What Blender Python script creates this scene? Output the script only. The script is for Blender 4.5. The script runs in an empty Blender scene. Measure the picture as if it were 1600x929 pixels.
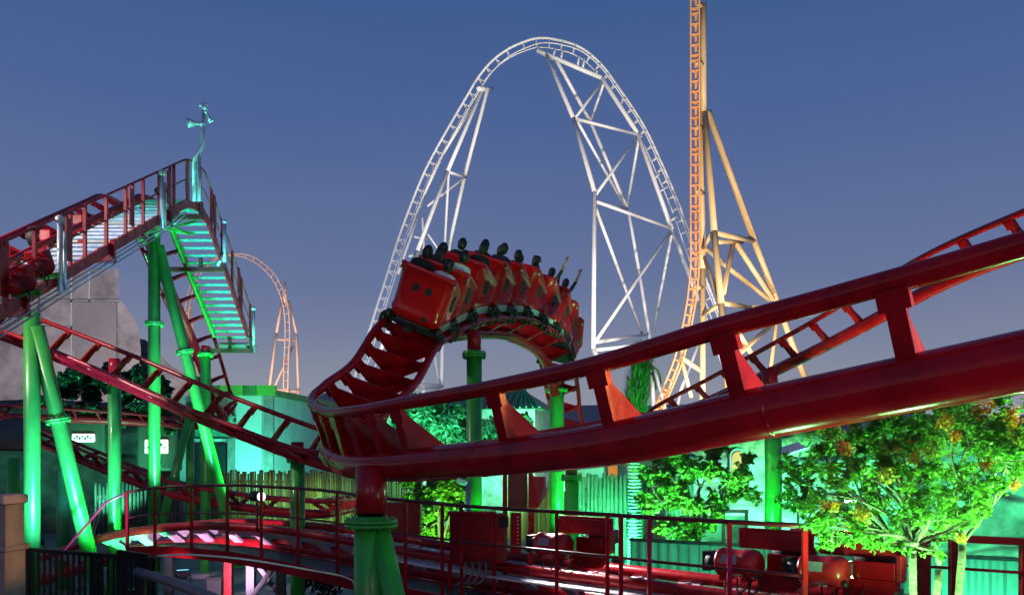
import bpy, bmesh, math, random
from mathutils import Vector, Matrix, noise
C = bpy.context.scene
col = C.collection
R = math.radians
random.seed(7)

# ------------------------------------------------------------------ camera, sky, sun, exposure
F, CX, HY, EYE = 1300.0, 800.0, 720.0, 3.0          # survey of the photograph: focal length (px of 1600), horizon row, eye height
cam = bpy.data.cameras.new('camera'); camo = bpy.data.objects.new('camera', cam); col.objects.link(camo)
camo.location = (0, 0, EYE); camo.rotation_euler = (R(90), 0, 0)
cam.sensor_width = 36; cam.lens = 36*F/1600; cam.shift_y = (HY-464.5)/1600
cam.clip_start = 0.1; cam.clip_end = 6000
C.camera = camo
def P(x, y, d):                                      # surveyed photo point at its real distance -> world point
    return Vector(((x-CX)*d/F, d, EYE+(HY-y)*d/F))

w = bpy.data.worlds.new('World'); C.world = w; w.use_nodes = True
nt = w.node_tree; nt.nodes.clear()
out = nt.nodes.new('ShaderNodeOutputWorld'); bg = nt.nodes.new('ShaderNodeBackground'); bg2 = nt.nodes.new('ShaderNodeBackground')
add = nt.nodes.new('ShaderNodeAddShader')
tc = nt.nodes.new('ShaderNodeTexCoord'); sp = nt.nodes.new('ShaderNodeSeparateXYZ'); cr = nt.nodes.new('ShaderNodeValToRGB')
sky = nt.nodes.new('ShaderNodeTexSky'); sky.sky_type = 'NISHITA'; sky.sun_disc = False
sky.sun_elevation = R(-3); sky.sun_rotation = R(200)
nt.links.new(tc.outputs['Generated'], sp.inputs[0]); mpn = nt.nodes.new('ShaderNodeMapping'); mpn.inputs['Scale'].default_value = (2.2, 2.2, 9); nzw = nt.nodes.new('ShaderNodeTexNoise'); nzw.inputs['Scale'].default_value = 1.6; nzw.inputs['Detail'].default_value = 5
nt.links.new(tc.outputs['Generated'], mpn.inputs[0]); nt.links.new(mpn.outputs[0], nzw.inputs['Vector'])
ma = nt.nodes.new('ShaderNodeMath'); ma.operation = 'MULTIPLY_ADD'; ma.inputs[1].default_value = .05; nt.links.new(nzw.outputs['Fac'], ma.inputs[0])
ms_ = nt.nodes.new('ShaderNodeMath'); ms_.operation = 'SUBTRACT'; ms_.inputs[1].default_value = .025; nt.links.new(sp.outputs['Z'], ms_.inputs[0]); nt.links.new(ms_.outputs[0], ma.inputs[2])
nt.links.new(ma.outputs[0], cr.inputs[0])
els = cr.color_ramp.elements
ramp = [(0.0, (.40, .39, .45)), (.09, (.285, .315, .40)), (.20, (.152, .204, .378)), (.37, (.086, .146, .350)), (.50, (.049, .118, .312)), (1.0, (.015, .055, .19))]
els[0].position, els[0].color = ramp[0][0], (*ramp[0][1], 1)
els[1].position, els[1].color = ramp[-1][0], (*ramp[-1][1], 1)
for p_, c_ in ramp[1:-1]:
    e = els.new(p_); e.color = (*c_, 1)
nt.links.new(cr.outputs[0], bg.inputs[0]); bg.inputs[1].default_value = .87
nt.links.new(sky.outputs[0], bg2.inputs[0]); bg2.inputs[1].default_value = .05
nt.links.new(bg.outputs[0], add.inputs[0]); nt.links.new(bg2.outputs[0], add.inputs[1]); nt.links.new(add.outputs[0], out.inputs[0])

sun = bpy.data.lights.new('sun', 'SUN'); sun.energy = .12; sun.angle = R(20); sun.color = (1, .8, .72)
suno = bpy.data.objects.new('sun', sun); col.objects.link(suno); suno.rotation_euler = (R(78), 0, R(-20))
vs = C.view_settings; vs.view_transform = 'Standard'; vs.look = 'None'; vs.exposure = 0; vs.gamma = 1; vs.use_curve_mapping = False
C.render.engine = 'CYCLES'
C.cycles.max_bounces = 5; C.cycles.diffuse_bounces = 2; C.cycles.glossy_bounces = 3; C.cycles.transparent_max_bounces = 6
C.cycles.sample_clamp_indirect = 4; C.cycles.use_denoising = True
C.cycles.caustics_reflective = False; C.cycles.caustics_refractive = False

# ------------------------------------------------------------------ helpers: materials
MATS = {}
def mat(name, c, rough=.5, metal=0, var=.15, scale=3, bump=.0, bscale=40, emit=None, es=0, coat=0, dark=None, leaf=None, spec=.5, trans=.35):
    if name in MATS: return MATS[name]
    m = bpy.data.materials.new(name); m.use_nodes = True; t = m.node_tree; b = t.nodes['Principled BSDF']
    b.inputs['Roughness'].default_value = rough; b.inputs['Metallic'].default_value = metal
    b.inputs['Specular IOR Level'].default_value = spec
    if coat: b.inputs['Coat Weight'].default_value = coat; b.inputs['Coat Roughness'].default_value = .12
    g = t.nodes.new('ShaderNodeNewGeometry'); n = t.nodes.new('ShaderNodeTexNoise'); n.inputs['Scale'].default_value = scale; n.inputs['Detail'].default_value = 6
    n.inputs['Roughness'].default_value = .65
    t.links.new(g.outputs['Position'], n.inputs['Vector'])
    r = t.nodes.new('ShaderNodeValToRGB')
    d = dark or [k*(1-2*var) for k in c]
    r.color_ramp.elements[0].position = .3; r.color_ramp.elements[0].color = (*d, 1)
    r.color_ramp.elements[1].position = .65; r.color_ramp.elements[1].color = (*[min(1, k*(1+var*.5)) for k in c], 1)
    t.links.new(n.outputs['Fac'], r.inputs[0]); src = r.outputs[0]
    if leaf:
        a = t.nodes.new('ShaderNodeAttribute'); a.attribute_name = 'rnd'
        r2 = t.nodes.new('ShaderNodeValToRGB'); es_ = r2.color_ramp.elements
        es_[0].color = (*leaf[0], 1); es_[1].color = (*leaf[-1], 1)
        for i in range(1, len(leaf)-1):
            e = es_.new(i/(len(leaf)-1)); e.color = (*leaf[i], 1)
        t.links.new(a.outputs['Fac'], r2.inputs[0]); src = r2.outputs[0]
        tr = t.nodes.new('ShaderNodeBsdfTranslucent'); t.links.new(src, tr.inputs[0])
        mx = t.nodes.new('ShaderNodeMixShader'); mx.inputs[0].default_value = trans
        t.links.new(b.outputs[0], mx.inputs[1]); t.links.new(tr.outputs[0], mx.inputs[2])
        t.links.new(mx.outputs[0], t.nodes['Material Output'].inputs[0])
    t.links.new(src, b.inputs['Base Color'])
    rr = t.nodes.new('ShaderNodeMapRange'); rr.inputs['To Min'].default_value = max(.03, rough-.08); rr.inputs['To Max'].default_value = min(1, rough+.12)
    t.links.new(n.outputs['Fac'], rr.inputs['Value']); t.links.new(rr.outputs[0], b.inputs['Roughness'])
    if bump:
        n2 = t.nodes.new('ShaderNodeTexNoise'); n2.inputs['Scale'].default_value = bscale; n2.inputs['Detail'].default_value = 5
        t.links.new(g.outputs['Position'], n2.inputs['Vector'])
        bp = t.nodes.new('ShaderNodeBump'); bp.inputs['Strength'].default_value = bump; bp.inputs['Distance'].default_value = .05
        t.links.new(n2.outputs['Fac'], bp.inputs['Height']); t.links.new(bp.outputs[0], b.inputs['Normal'])
    if emit:
        b.inputs['Emission Color'].default_value = (*emit, 1); b.inputs['Emission Strength'].default_value = es
    MATS[name] = m; return m

RED = mat('red_paint', (.36, .006, .011), .26, var=.16, scale=1.6, bump=.03, bscale=9, spec=.4)
REDD = mat('red_track_paint', (.33, .003, .006), .15, var=.22, scale=2.2, bump=.02, bscale=14, coat=0, spec=.34)
REDF = mat('red_faded_paint', (.36, .012, .014), .42, var=.3, scale=3, bump=.05)
CARRED = mat('red_car_gloss', (.58, .006, .010), .13, var=.06, scale=2, coat=.12, spec=.38)
REDK = mat('dark_red_paint', (.13, .006, .010), .35, var=.2, scale=3)
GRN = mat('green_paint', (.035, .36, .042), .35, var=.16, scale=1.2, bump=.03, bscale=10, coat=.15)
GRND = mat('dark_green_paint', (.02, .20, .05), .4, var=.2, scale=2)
TEALW = mat('galvanised_steel', (.55, .60, .60), .42, metal=.3, var=.15, scale=5)
WHITE = mat('white_steel_paint', (.78, .78, .80), .45, var=.06, scale=.3)
TAN = mat('tan_steel_paint', (.66, .47, .24), .45, var=.1, scale=.3)
ORNG = mat('orange_steel_paint', (.80, .36, .15), .45, var=.12, scale=.4)
PINK = mat('pale_orange_paint', (.72, .50, .40), .5, var=.1, scale=.3)
BLACK = mat('black_rubber', (.012, .012, .013), .6, var=.3, scale=6)
STEEL = mat('dark_steel', (.05, .05, .055), .4, metal=.5, var=.3, scale=6)
LSTEEL = mat('bright_steel', (.55, .55, .57), .3, metal=.8, var=.15, scale=8)
BROWN = mat('brown_panel', (.16, .055, .028), .6, var=.2, scale=4)
CONC = mat('concrete', (.34, .33, .33), .85, var=.18, scale=2.5, bump=.25, bscale=18)
WSTRIP = mat('pale_steel_plate', (.72, .70, .70), .45, var=.12, scale=5)

# ------------------------------------------------------------------ helpers: meshes
class MB:
    def __init__(s): s.v = []; s.f = []; s.sm = []; s.mi = []; s.rnd = None
    def face(s, idx, smooth=False, mi=0): s.f.append(idx); s.sm.append(smooth); s.mi.append(mi)
    def frames(s, pts):
        n = len(pts); T = []
        for i in range(n):
            t = pts[min(i+1, n-1)]-pts[max(i-1, 0)]
            T.append(t.normalized() if t.length > 1e-9 else Vector((0, 0, 1)))
        up = Vector((0, 0, 1)) if abs(T[0].z) < .9 else Vector((0, 1, 0))
        N = [(up-T[0]*up.dot(T[0])).normalized()]
        for i in range(1, n):
            v = N[-1]-T[i]*N[-1].dot(T[i]); N.append(v.normalized())
        return T, N
    def tube(s, pts, r, n=10, caps=True, mi=0):
        pts = [Vector(p) for p in pts]; T, N = s.frames(pts); base = len(s.v)
        rs = r if isinstance(r, (list, tuple)) else [r]*len(pts)
        for p, t, nn, q in zip(pts, T, N, rs):
            b = t.cross(nn)
            for k in range(n):
                a = 2*math.pi*k/n
                s.v.append(p+(nn*math.cos(a)+b*math.sin(a))*q)
        for i in range(len(pts)-1):
            for k in range(n):
                a = base+i*n+k; b = base+i*n+(k+1) % n
                s.face((a, b, b+n, a+n), True, mi)
        if caps:
            s.face(tuple(base+k for k in range(n))[::-1], False, mi)
            e = base+(len(pts)-1)*n
            s.face(tuple(e+k for k in range(n)), False, mi)
        return s
    def box(s, c, size, M=None, bev=0, mi=0):
        c = Vector(c); hx, hy, hz = [q/2 for q in size]
        M = M or Matrix.Identity(3); base = len(s.v)
        if not bev:
            for x in (-hx, hx):
                for y in (-hy, hy):
                    for z in (-hz, hz): s.v.append(c+M @ Vector((x, y, z)))
            for q in ((0, 1, 3, 2), (4, 6, 7, 5), (0, 4, 5, 1), (2, 3, 7, 6), (0, 2, 6, 4), (1, 5, 7, 3)): s.face(tuple(base+k for k in q), False, mi)
        else:
            bm = bmesh.new(); bmesh.ops.create_cube(bm, size=1)
            for v in bm.verts: v.co = Vector((v.co.x*size[0], v.co.y*size[1], v.co.z*size[2]))
            bmesh.ops.bevel(bm, geom=bm.edges[:], offset=bev, segments=2, affect='EDGES', profile=.5)
            bm.verts.index_update()
            for v in bm.verts: s.v.append(c+M @ v.co)
            for f in bm.faces: s.face(tuple(base+v.index for v in f.verts), False, mi)
            bm.free()
        return s
    def beam(s, a, b, wd, ht, up=(0, 0, 1), mi=0):
        a, b, up = Vector(a), Vector(b), Vector(up); t = (b-a); L = t.length; t.normalize()
        x = t.cross(up)
        if x.length < 1e-4: x = t.cross(Vector((0, 1, 0)))
        x.normalize(); z = x.cross(t)
        M = Matrix((x, t, z)).transposed()
        return s.box((a+b)/2, (wd, L, ht), M, mi=mi)
    def cyl(s, a, b, r, n=16, mi=0): return s.tube([a, b], r, n, True, mi)
    def poly(s, pts, thick, nrm, mi=0):                      # extruded polygon, centred on its plane
        nrm = Vector(nrm).normalized()*thick/2; base = len(s.v); n = len(pts)
        for p in pts: s.v.append(Vector(p)+nrm)
        for p in pts: s.v.append(Vector(p)-nrm)
        s.face(tuple(range(base, base+n)), False, mi); s.face(tuple(range(base+n, base+2*n))[::-1], False, mi)
        for k in range(n): s.face((base+(k+1) % n, base+k, base+n+k, base+n+(k+1) % n), False, mi)
        return s
    def rings(s, rings, closed=True, mi=0, cap0=True, cap1=True, smooth=True):
        base = len(s.v); n = len(rings[0])
        for r in rings: s.v.extend(Vector(p) for p in r)
        for i in range(len(rings)-1):
            for k in range(n if closed else n-1):
                a = base+i*n+k; b = base+i*n+(k+1) % n; s.face((a, b, b+n, a+n), smooth, mi)
        if cap0: s.face(tuple(base+k for k in range(n))[::-1], False, mi)
        if cap1: s.face(tuple(base+(len(rings)-1)*n+k for k in range(n)), False, mi)
        return s
    def ball(s, c, r, n=10, m=7, mi=0):
        c = Vector(c); r = Vector(r) if not isinstance(r, (int, float)) else Vector((r, r, r)); rg = []
        for i in range(m+1):
            th = math.pi*(i+.02)/(m+.04)
            rg.append([c+Vector((r.x*math.sin(th)*math.cos(2*math.pi*k/n), r.y*math.sin(th)*math.sin(2*math.pi*k/n), -r.z*math.cos(th))) for k in range(n)])
        return s.rings(rg, True, mi)
    def build(s, name, mats, parent=None, local=False):
        off = Vector((0, 0, 0)) if (local or parent is None) else WLOC(parent)
        me = bpy.data.meshes.new(name)
        me.from_pydata([v-off for v in s.v], [], s.f)
        me.polygons.foreach_set('use_smooth', s.sm)
        ms = mats if isinstance(mats, (list, tuple)) else [mats]
        for m in ms: me.materials.append(m)
        if len(ms) > 1: me.polygons.foreach_set('material_index', s.mi)
        if s.rnd:
            at = me.attributes.new('rnd', 'FLOAT', 'FACE'); at.data.foreach_set('value', s.rnd)
        me.update()
        o = bpy.data.objects.new(name, me); col.objects.link(o)
        if parent: o.parent = parent
        return o
def WLOC(o):
    v = Vector((0, 0, 0))
    while o: v = v+o.location; o = o.parent
    return v
def tag(o, label=None, cat=None, group=None, kind=None):
    if label: o['label'] = label
    if cat: o['category'] = cat
    if group: o['group'] = group
    if kind: o['kind'] = kind
    return o
def thing(name, label, cat, loc=(0, 0, 0), group=None):
    o = bpy.data.objects.new(name, None); col.objects.link(o); o.location = loc; o.empty_display_size = .2
    return tag(o, label, cat, group)
def copy_tree(o, parent=None):
    c = o.copy(); col.objects.link(c)
    if parent: c.parent = parent
    for ch in [q for q in bpy.data.objects if q.parent == o]: copy_tree(ch, c)
    return c
def spline(pts, step=.25):                                  # Catmull-Rom through tuples of any length, resampled by arc length
    n = len(pts); res = []
    for i in range(n-1):
        p0, p1, p2, p3 = pts[max(i-1, 0)], pts[i], pts[i+1], pts[min(i+2, n-1)]
        for k in range(24):
            u = k/24
            res.append([.5*((2*b)+(c-a)*u+(2*a-5*b+4*c-d)*u*u+(3*b-a-3*c+d)*u**3) for a, b, c, d in zip(p0, p1, p2, p3)])
    res.append(list(pts[-1]))
    outp = [res[0]]; acc = 0
    for a, b in zip(res, res[1:]):
        L = math.dist(a[:3], b[:3]); 
        if L < 1e-9: continue
        pos = 0
        while acc+(L-pos) >= step:
            pos += step-acc; acc = 0; u = pos/L
            outp.append([x+(y-x)*u for x, y in zip(a, b)])
        acc += L-pos
    return outp

class Track:
    """rail-plane centre line with frames. stations: (px, py, dist, anchor(-1 left rail, 0 centre, 1 right rail), bank deg right-side-down)"""
    def __init__(s, st, g=1.05, step=.2, world=False):
        s.g = g
        A = [((Vector(q[:3]) if world else P(*q[:3])), q[3], R(q[4])) for q in st]
        pts = [a[0].copy() for a in A]
        for _ in range(3):
            new = []
            for i, (p, an, b) in enumerate(A):
                t = (pts[min(i+1, len(A)-1)]-pts[max(i-1, 0)]).normalized()
                side, up = s.fr(t, b); new.append(p-side*an*g/2)
            pts = new
        S = spline([(*p, a[2]) for p, a in zip(pts, A)], step)
        s.p = [Vector(q[:3]) for q in S]; s.b = [q[3] for q in S]; n = len(s.p); s.n = n; s.step = step
        s.T = [(s.p[min(i+1, n-1)]-s.p[max(i-1, 0)]).normalized() for i in range(n)]
        s.F = [s.fr(t, b) for t, b in zip(s.T, s.b)]
    def fr(s, t, b):
        h = t.cross(Vector((0, 0, 1))).normalized(); u = h.cross(t)
        return h*math.cos(b)-u*math.sin(b), u*math.cos(b)+h*math.sin(b)
    def off(s, i, x, z): return s.p[i]+s.F[i][0]*x+s.F[i][1]*z
    def at(s, d):
        q = max(0, min(s.n-1.001, d/s.step)); i = int(q); u = q-i
        return s.p[i].lerp(s.p[i+1], u), s.T[i].lerp(s.T[i+1], u).normalized(), s.F[i][0].lerp(s.F[i+1][0], u).normalized(), s.F[i][1].lerp(s.F[i+1][1], u).normalized()
def make_track(tr, name, label, m, h=.46, rr=.065, sr=.15, ties=(), post=.1, n_s=20, n_r=12, group=None, tiem=None, notch=False, welds=()):
    g = tr.g; root = thing(name, label, 'coaster track', tr.p[0], group)
    fn = lambda q, i: q(i*tr.step) if callable(q) else q
    MB().tube([tr.off(i, 0, -h) for i in range(tr.n)], [fn(sr, i) for i in range(tr.n)], n_s).build('spine', m, root)
    for sx in (-1, 1): MB().tube([tr.off(i, sx*g/2, 0) for i in range(tr.n)], [fn(rr, i) for i in range(tr.n)], n_r).build('rail', m, root)
    for d in ties:
        p, t, sd, up = tr.at(d); i = int(d/tr.step); r_ = fn(rr, i); s_ = fn(sr, i); mb = MB()
        q = lambda x, z: p+sd*x+up*z
        mid_ = [q(-g/2+.16, -r_*.6-.01), q(-.03, -h+s_*.8+.05), q(.03, -h+s_*.8+.05), q(g/2-.16, -r_*.6-.01)] if (notch(d) if callable(notch) else notch) else []
        mb.poly([q(-g/2+.03, -r_*.6)]+mid_+[q(g/2-.03, -r_*.6), q(s_*.75, -h+s_*.45), q(-s_*.75, -h+s_*.45)], .035, t)
        for sx in (-1, 1):
            a, b = q(sx*(g/2-.005), -r_*.75), q(sx*s_*.8, -h+s_*.35)
            dr = (b-a).normalized(); nr = dr.cross(t)
            if post:
                w1, w2 = post, post*.72
                mid = a.lerp(b, .30)
                for (u0, u1, wa, wb, th) in ((a, mid, w1*1.18, w1*1.18, .075), (mid, b, w2, w2, .05)):
                    mb.rings([[c+t*wx*k+nr*th*l for k, l in ((-.5, -.5), (.5, -.5), (.5, .5), (-.5, .5))] for c, wx in ((u0, wa), (u1, wb))], True, smooth=False)
        mb.build('cross_tie', tiem or m, root)
    for d in welds:
        p, t, sd, up = tr.at(d); i = int(d/tr.step); s_ = fn(sr, i); c = p-up*h; MB().tube([c-t*.018, c-t*.008, c+t*.008, c+t*.018], [s_*.998, s_+.006, s_+.006, s_*.998], 28, False).build('weld_seam', m, root)
    return root
def column(name, label, base, top, r, m=GRN, flange=(), stub=None, group=None, foot=True, cat='support column', bolts=True, stubm=None):
    """a raking or upright tube, bolted flanges at the given fractions, an optional red stub on top, a footing plate"""
    base, top = Vector(base), Vector(top); root = thing(name, label, cat, base, group); ax = (top-base).normalized()
    MB().tube([base, base.lerp(top, .5), top], r, 22).build('pipe', m, root)
    for fr_ in flange:
        p = base.lerp(top, fr_); mb = MB()
        mb.cyl(p-ax*.045, p-ax*.004, r*1.55, 24).cyl(p+ax*.004, p+ax*.045, r*1.55, 24)
        T, N = mb.frames([base, top]); b = T[0].cross(N[0])
        if bolts:
            for k in range(12):
                a = 2*math.pi*k/12; c = p+(N[0]*math.cos(a)+b*math.sin(a))*r*1.33; mb.cyl(c-ax*.075, c+ax*.075, .018, 6)
        mb.build('flange', m, root)
    if stub:
        MB().tube([top+ax*.02, Vector(stub)], r*.9, 18).build('stub', stubm or RED, root)
    if foot:
        MB().box((base.x, base.y, base.z+.03), (r*3.4, r*3.4, .06)).box((base.x, base.y, base.z-.02), (r*4.4, r*4.4, .04)).build('base_plate', m, root)
    return root
def floodlight(label, loc, target, color, power, spread=70, blend=.6, size=.12, housing=True, cat='floodlight', group='floodlights on the ground', lens=(1, 1, 1), glow=0):
    root = thing('floodlight', label, cat, loc, group); loc = Vector(loc); t = (Vector(target)-loc).normalized()
    if housing:
        x = t.cross(Vector((0, 0, 1))).normalized(); u = x.cross(t); M = Matrix((x, t, u)).transposed()
        c = loc
        MB().box(c, (.30, .12, .22), M, bev=.02).box(c-t*.08, (.22, .05, .16), M).build('housing', STEEL, root)
        MB().box(c+t*.064, (.26, .006, .18), M).build('lens', mat('lamp_lens_%.1f_%.1f_%.1f' % (*color,), (.8, .8, .8), .2, emit=color, es=glow or 3), root)
        mb = MB()
        for sx in (-1, 1): mb.beam(c+x*sx*.17, c+x*sx*.17-Vector((0, 0, .26)), .02, .04)
        mb.beam(c-x*.18-Vector((0, 0, .26)), c+x*.18-Vector((0, 0, .26)), .05, .02); mb.build('bracket', STEEL, root)
    L = bpy.data.lights.new('flood', 'SPOT'); L.energy = power; L.color = color; L.spot_size = R(spread); L.spot_blend = blend; L.shadow_soft_size = size
    lo = bpy.data.objects.new('flood_lamp', L); col.objects.link(lo); lo.parent = root
    lo.location = t*.12; lo.rotation_euler = t.to_track_quat('-Z', 'Y').to_euler()
    return root
# ------------------------------------------------------------------ the setting: ground, terrace, hills
GROUND = mat('park_paving', (.20, .20, .215), .6, var=.25, scale=.35, bump=.12, bscale=14)
mb = MB()
N_ = 24
xs = [-3000, -800, -200, -60, -30, -15, 0, 15, 30, 60, 200, 800, 3000]; ys = [-300, -60, 0, 20, 40, 80, 160, 400, 1000, 4000]
for y in ys:
    for x in xs: mb.v.append(Vector((x, y, 0)))
for j in range(len(ys)-1):
    for i in range(len(xs)-1):
        a = j*len(xs)+i; mb.face((a, a+1, a+1+len(xs), a+len(xs)))
tag(mb.build('ground', GROUND), kind='structure')
mb = MB(); mb.box((-6.6, 1.4, .49), (13.0, 15.6, .98), bev=.03)
tag(mb.build('terrace', CONC), kind='structure')
rnd = random.Random(3); ridge = []; mb = MB()
for k in range(61):
    x = -900+k*33; hgt = 66+26*noise.noise(Vector((k*.21, 2.3, 0)))+14*noise.noise(Vector((k*.7, 5, 0))); ridge.append((x, max(14, hgt)))
for rowy, f in ((820, 0), (880, .55), (960, 1), (1150, .8), (1500, 0)):
    for x, hgt in ridge: mb.v.append(Vector((x*1.2, rowy+14*noise.noise(Vector((x*.02, rowy*.1, 0))), hgt*f*(1 if f < 1 else 1)-.5)))
for j in range(4):
    for k in range(60):
        a = j*61+k; mb.face((a, a+1, a+62, a+61), True)
tag(mb.build('hills', mat('hazy_hill', (.30, .25, .26), .95, var=.1, scale=.01)), kind='structure')

# ------------------------------------------------------------------ the big red track: foreground, turn, train hump, climb
def inv(x, y, z): return (CX+x*F/y, HY-(z-EYE)*F/y, y)
MAIN_ST = [(*inv(7.4, -3.6, 5.5), -1, 30), (*inv(5.9, -.6, 5.0), -1, 32), (*inv(4.55, 1.8, 4.62), -1, 33), (2250, 240, 3.3, -1, 33), (1900, 300, 4.2, -1, 34), (1600, 382, 5.05, -1, 35), (1370, 446, 5.65, -1, 35), (1140, 508, 6.3, -1, 35), (930, 570, 7.2, -1, 35),
    (770, 605, 8.2, -1, 34), (640, 628, 9.2, -1, 32), (560, 642, 10.0, -1, 31), (515, 644, 10.8, -1, 30), (490, 634, 11.6, -1, 28), (490, 617, 12.1, -1, 26),
    (508, 601, 12.5, -1, 24), (553, 566, 13.3, -1, 23), (682, 541, 14.2, 1, 24), (710, 521, 15.2, 1, 25), (741, 504, 16.1, 1, 23), (774, 497, 17.0, 1, 20), (803, 496, 18.0, 1, 18),
    (830, 499, 19.0, 1, 17), (857, 512, 20.1, 1, 17), (877, 527, 21.2, 1, 17), (892, 553, 22.6, 1, 17), (902, 600, 24.4, 1, 18), (909, 655, 26.4, 1, 20),
    (930, 692, 28.2, 1, 16), (972, 685, 28.6, 1, 4), (1023, 636, 26.5, 1, -6), (1108, 591, 24.4, 1, -9), (1200, 541, 22.3, 1, -10), (1295, 488, 20.2, 1, -10), (1445, 400, 17.3, 1, -10),
    (1600, 331, 14.8, 1, -10), (1760, 270, 12.6, 1, -8), (2000, 205, 10.2, 1, -6)]
MT = Track(MAIN_ST, 1.05, .15)
def near(tr, x, y0, y1):                                   # arc length whose left rail is seen nearest column x, within a depth range
    best = None
    for i in range(tr.n):
        q = tr.off(i, -tr.g/2, 0)
        if not (y0 < q.y < y1): continue
        e = abs(CX+F*q.x/q.y-x)
        if best is None or e < best[0]: best = (e, i*tr.step)
    return best[1]
ties = [near(MT, x, 3, 10.3) for x in (1720, 1408, 1143, 931, 775, 628)]
print('tie gaps', [round(b-a, 2) for a, b in zip(ties, ties[1:])])
d = ties[-1]
LEN = (MT.n-1)*MT.step
d0 = d
while d+.5 < LEN:
    d += .50 if d < d0+8.5 else 1.2
    if len(ties) < 92 and d < LEN-.1: ties.append(d)
ties = [ties[0]-1.24*k for k in range(6, 0, -1)]+ties
tfr = lambda a, b: (lambda s_: a+(b-a)*max(0, min(1, (s_-ties[8])/(9.0))))
make_track(MT, 'coaster_track', 'large dark red coaster track sweeping across the front and turning up under the spotted train', REDD, .463, tfr(.085, .064), tfr(.20, .15), [t for t in ties if 0 < t < LEN], .18, 28, 18, welds=[2.3+3.17*k for k in range(11)], notch=lambda s_: s_ > ties[8]+27)

# ------------------------------------------------------------------ the second red track, descending on the left
DT = Track([(-330, 400, 20.6, -1, 21), (-150, 438, 19.6, -1, 21), (0, 478, 19, -1, 21), (66, 500, 18.7, -1, 21), (209, 556, 18, -1, 21), (310, 599, 17.4, -1, 21), (400, 634, 16.9, -1, 20),
    (496, 669, 16.4, -1, 20), (560, 688, 16.1, -1, 15), (640, 699, 15.9, -1, 12), (770, 690, 16.6, -1, 10), (900, 666, 18, -1, 10), (1150, 622, 20, -1, 10), (1400, 575, 21, -1, 12), (1700, 505, 21, -1, 15)], 1.05, .25)
make_track(DT, 'coaster_track', 'red coaster track sloping down from the grey tower to the big turn', RED, .42, .05, .125, [i*.86 for i in range(1, 80) if i*.86 < DT.n*DT.step-.5], .09, 16, 10, notch=True)

# ------------------------------------------------------------------ lift hill, its far drop, and the flat track before the cave
XS = -8.4                                                  # near stringer of the lift walkway
XT = -10.12
def lz(y):                                                 # walkway height along the lift
    if y < 21.4: return 5.51+.54*(y-13.65)
    if y > 22.8: return 9.83-.745*(y-22.8)
    u = (y-21.4)/1.4; return 9.695+.135*u+.34*u*(1-u)
LT_ST = [(XT, 7.5, 2.25, 0, 0)]+[(XT, y, lz(y)+.12, 0, 0) for y in (9, 11, 13.65, 16, 18.5, 20.8, 21.4, 22.1, 22.8, 23.5, 25, 26.7)]
LT_ST += [(XT-.1, 28.4, 5.5, 0, -6), (-10.6, 30.2, 4.85, 0, -16), (-12.2, 31.7, 4.75, 0, -18), (-15, 32.1, 4.95, 0, -12), (-19.5, 31.3, 5.1, 0, -4), (-26, 30.5, 5.15, 0, 0)]
LT = Track(LT_ST, 1.05, .25, world=True)
LLEN = (LT.n-1)*LT.step
make_track(LT, 'lift_track', 'red lift hill track climbing on the left beside the metal stair walkway', RED, .42, .058, .15, [i*.85 for i in range(1, 60) if i*.85 < LLEN], .07, 14, 10, notch=True)
# walkway on the lift: treads, stringers, handrail
ys_ = [8+.25*i for i in range(int((26.9-8)/.25)+1)]
wk = thing('lift_walkway', 'steep metal stair walkway with red handrail up the lift hill and down behind', 'walkway', (XS, 8, lz(8)))
mb_up, mb_dn = MB(), MB()
y = 8.0
while y < 26.9:
    z = lz(y); up_ = y < 21.2
    mbx = mb_up if up_ else mb_dn
    if 21.2 <= y <= 22.9:
        mb_dn.box((XS-.53, y, z), (1.02, .045, .035)); y += .10
    else:
        mbx.box((XS-.53, y, z), (1.02, .15 if up_ else .09, .03)); mbx.box((XS-.53, y-.1 if up_ else y+.045, z-.02), (1.02, .02, .05)); y += .30 if up_ else .22
mb_up.build('stair_treads', mat('tread_grating', (.42, .44, .44), .5, metal=.2, var=.2, scale=8), wk); mb_dn.build('stair_treads', mat('green_lit_grating', (.16, .50, .36), .5, var=.2, scale=8), wk)  # crest and descending treads tinted green to carry the green light
for xx in (XS, XS-1.07):
    mb = MB()
    for a, b in zip(ys_[::2], ys_[2::2]): mb.beam((xx, a, lz(a)-.07), (xx, b+.02, lz(b)-.07), .07, .20)
    mb.build('stringer', RED if xx == XS else GRN, wk)
def hp(y, h): return Vector((XS, y, lz(y)+h))
for h in (1.06, .55):
    MB().tube([hp(y, h) for y in ys_], .027 if h > 1 else .018, 8).build('handrail', REDF, wk)
for y in [8.6+.86*i for i in range(22)]:
    MB().box((XS+.012, y, lz(y)+.50), (.06, .065, 1.14)).build('post', REDF, wk)
for y in (10.0, 13.6, 15.6, 18.2, 20.2, 21.35, 23.3, 25.4):                       # the doubled posts with a bolted plate
    MB().box((XS+.014, y+.2, lz(y+.2)+.50), (.05, .06, 1.1)).box((XS+.03, y+.09, lz(y)+.62), (.03, .17, .8)).build('post', REDF, wk)
for y, zz in ((14.3, 0), (17.4, 0), (20.3, .0), (22.35, 0), (24.1, 0), (26.6, -.15)):
    z = lz(y)-.32+zz; mb = MB()
    mb.box((XS-.85, y, z), (1.9, .13, .13))
    for sx in (.05, -.62): mb.box((XS+sx, y, z+.2), (.09, .09, .42))
    mb.build('cross_beam', BROWN if y > 20 else RED, wk)
for k in range(4):                                                      # cable conduits slung under the near stringer
    mb = MB(); mb.tube([(XS+.06+.05*(k % 2), y, lz(y)-.24-.055*k) for y in ys_ if y < 21.5], .017, 6); mb.build('conduit', TEALW, wk)
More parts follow.
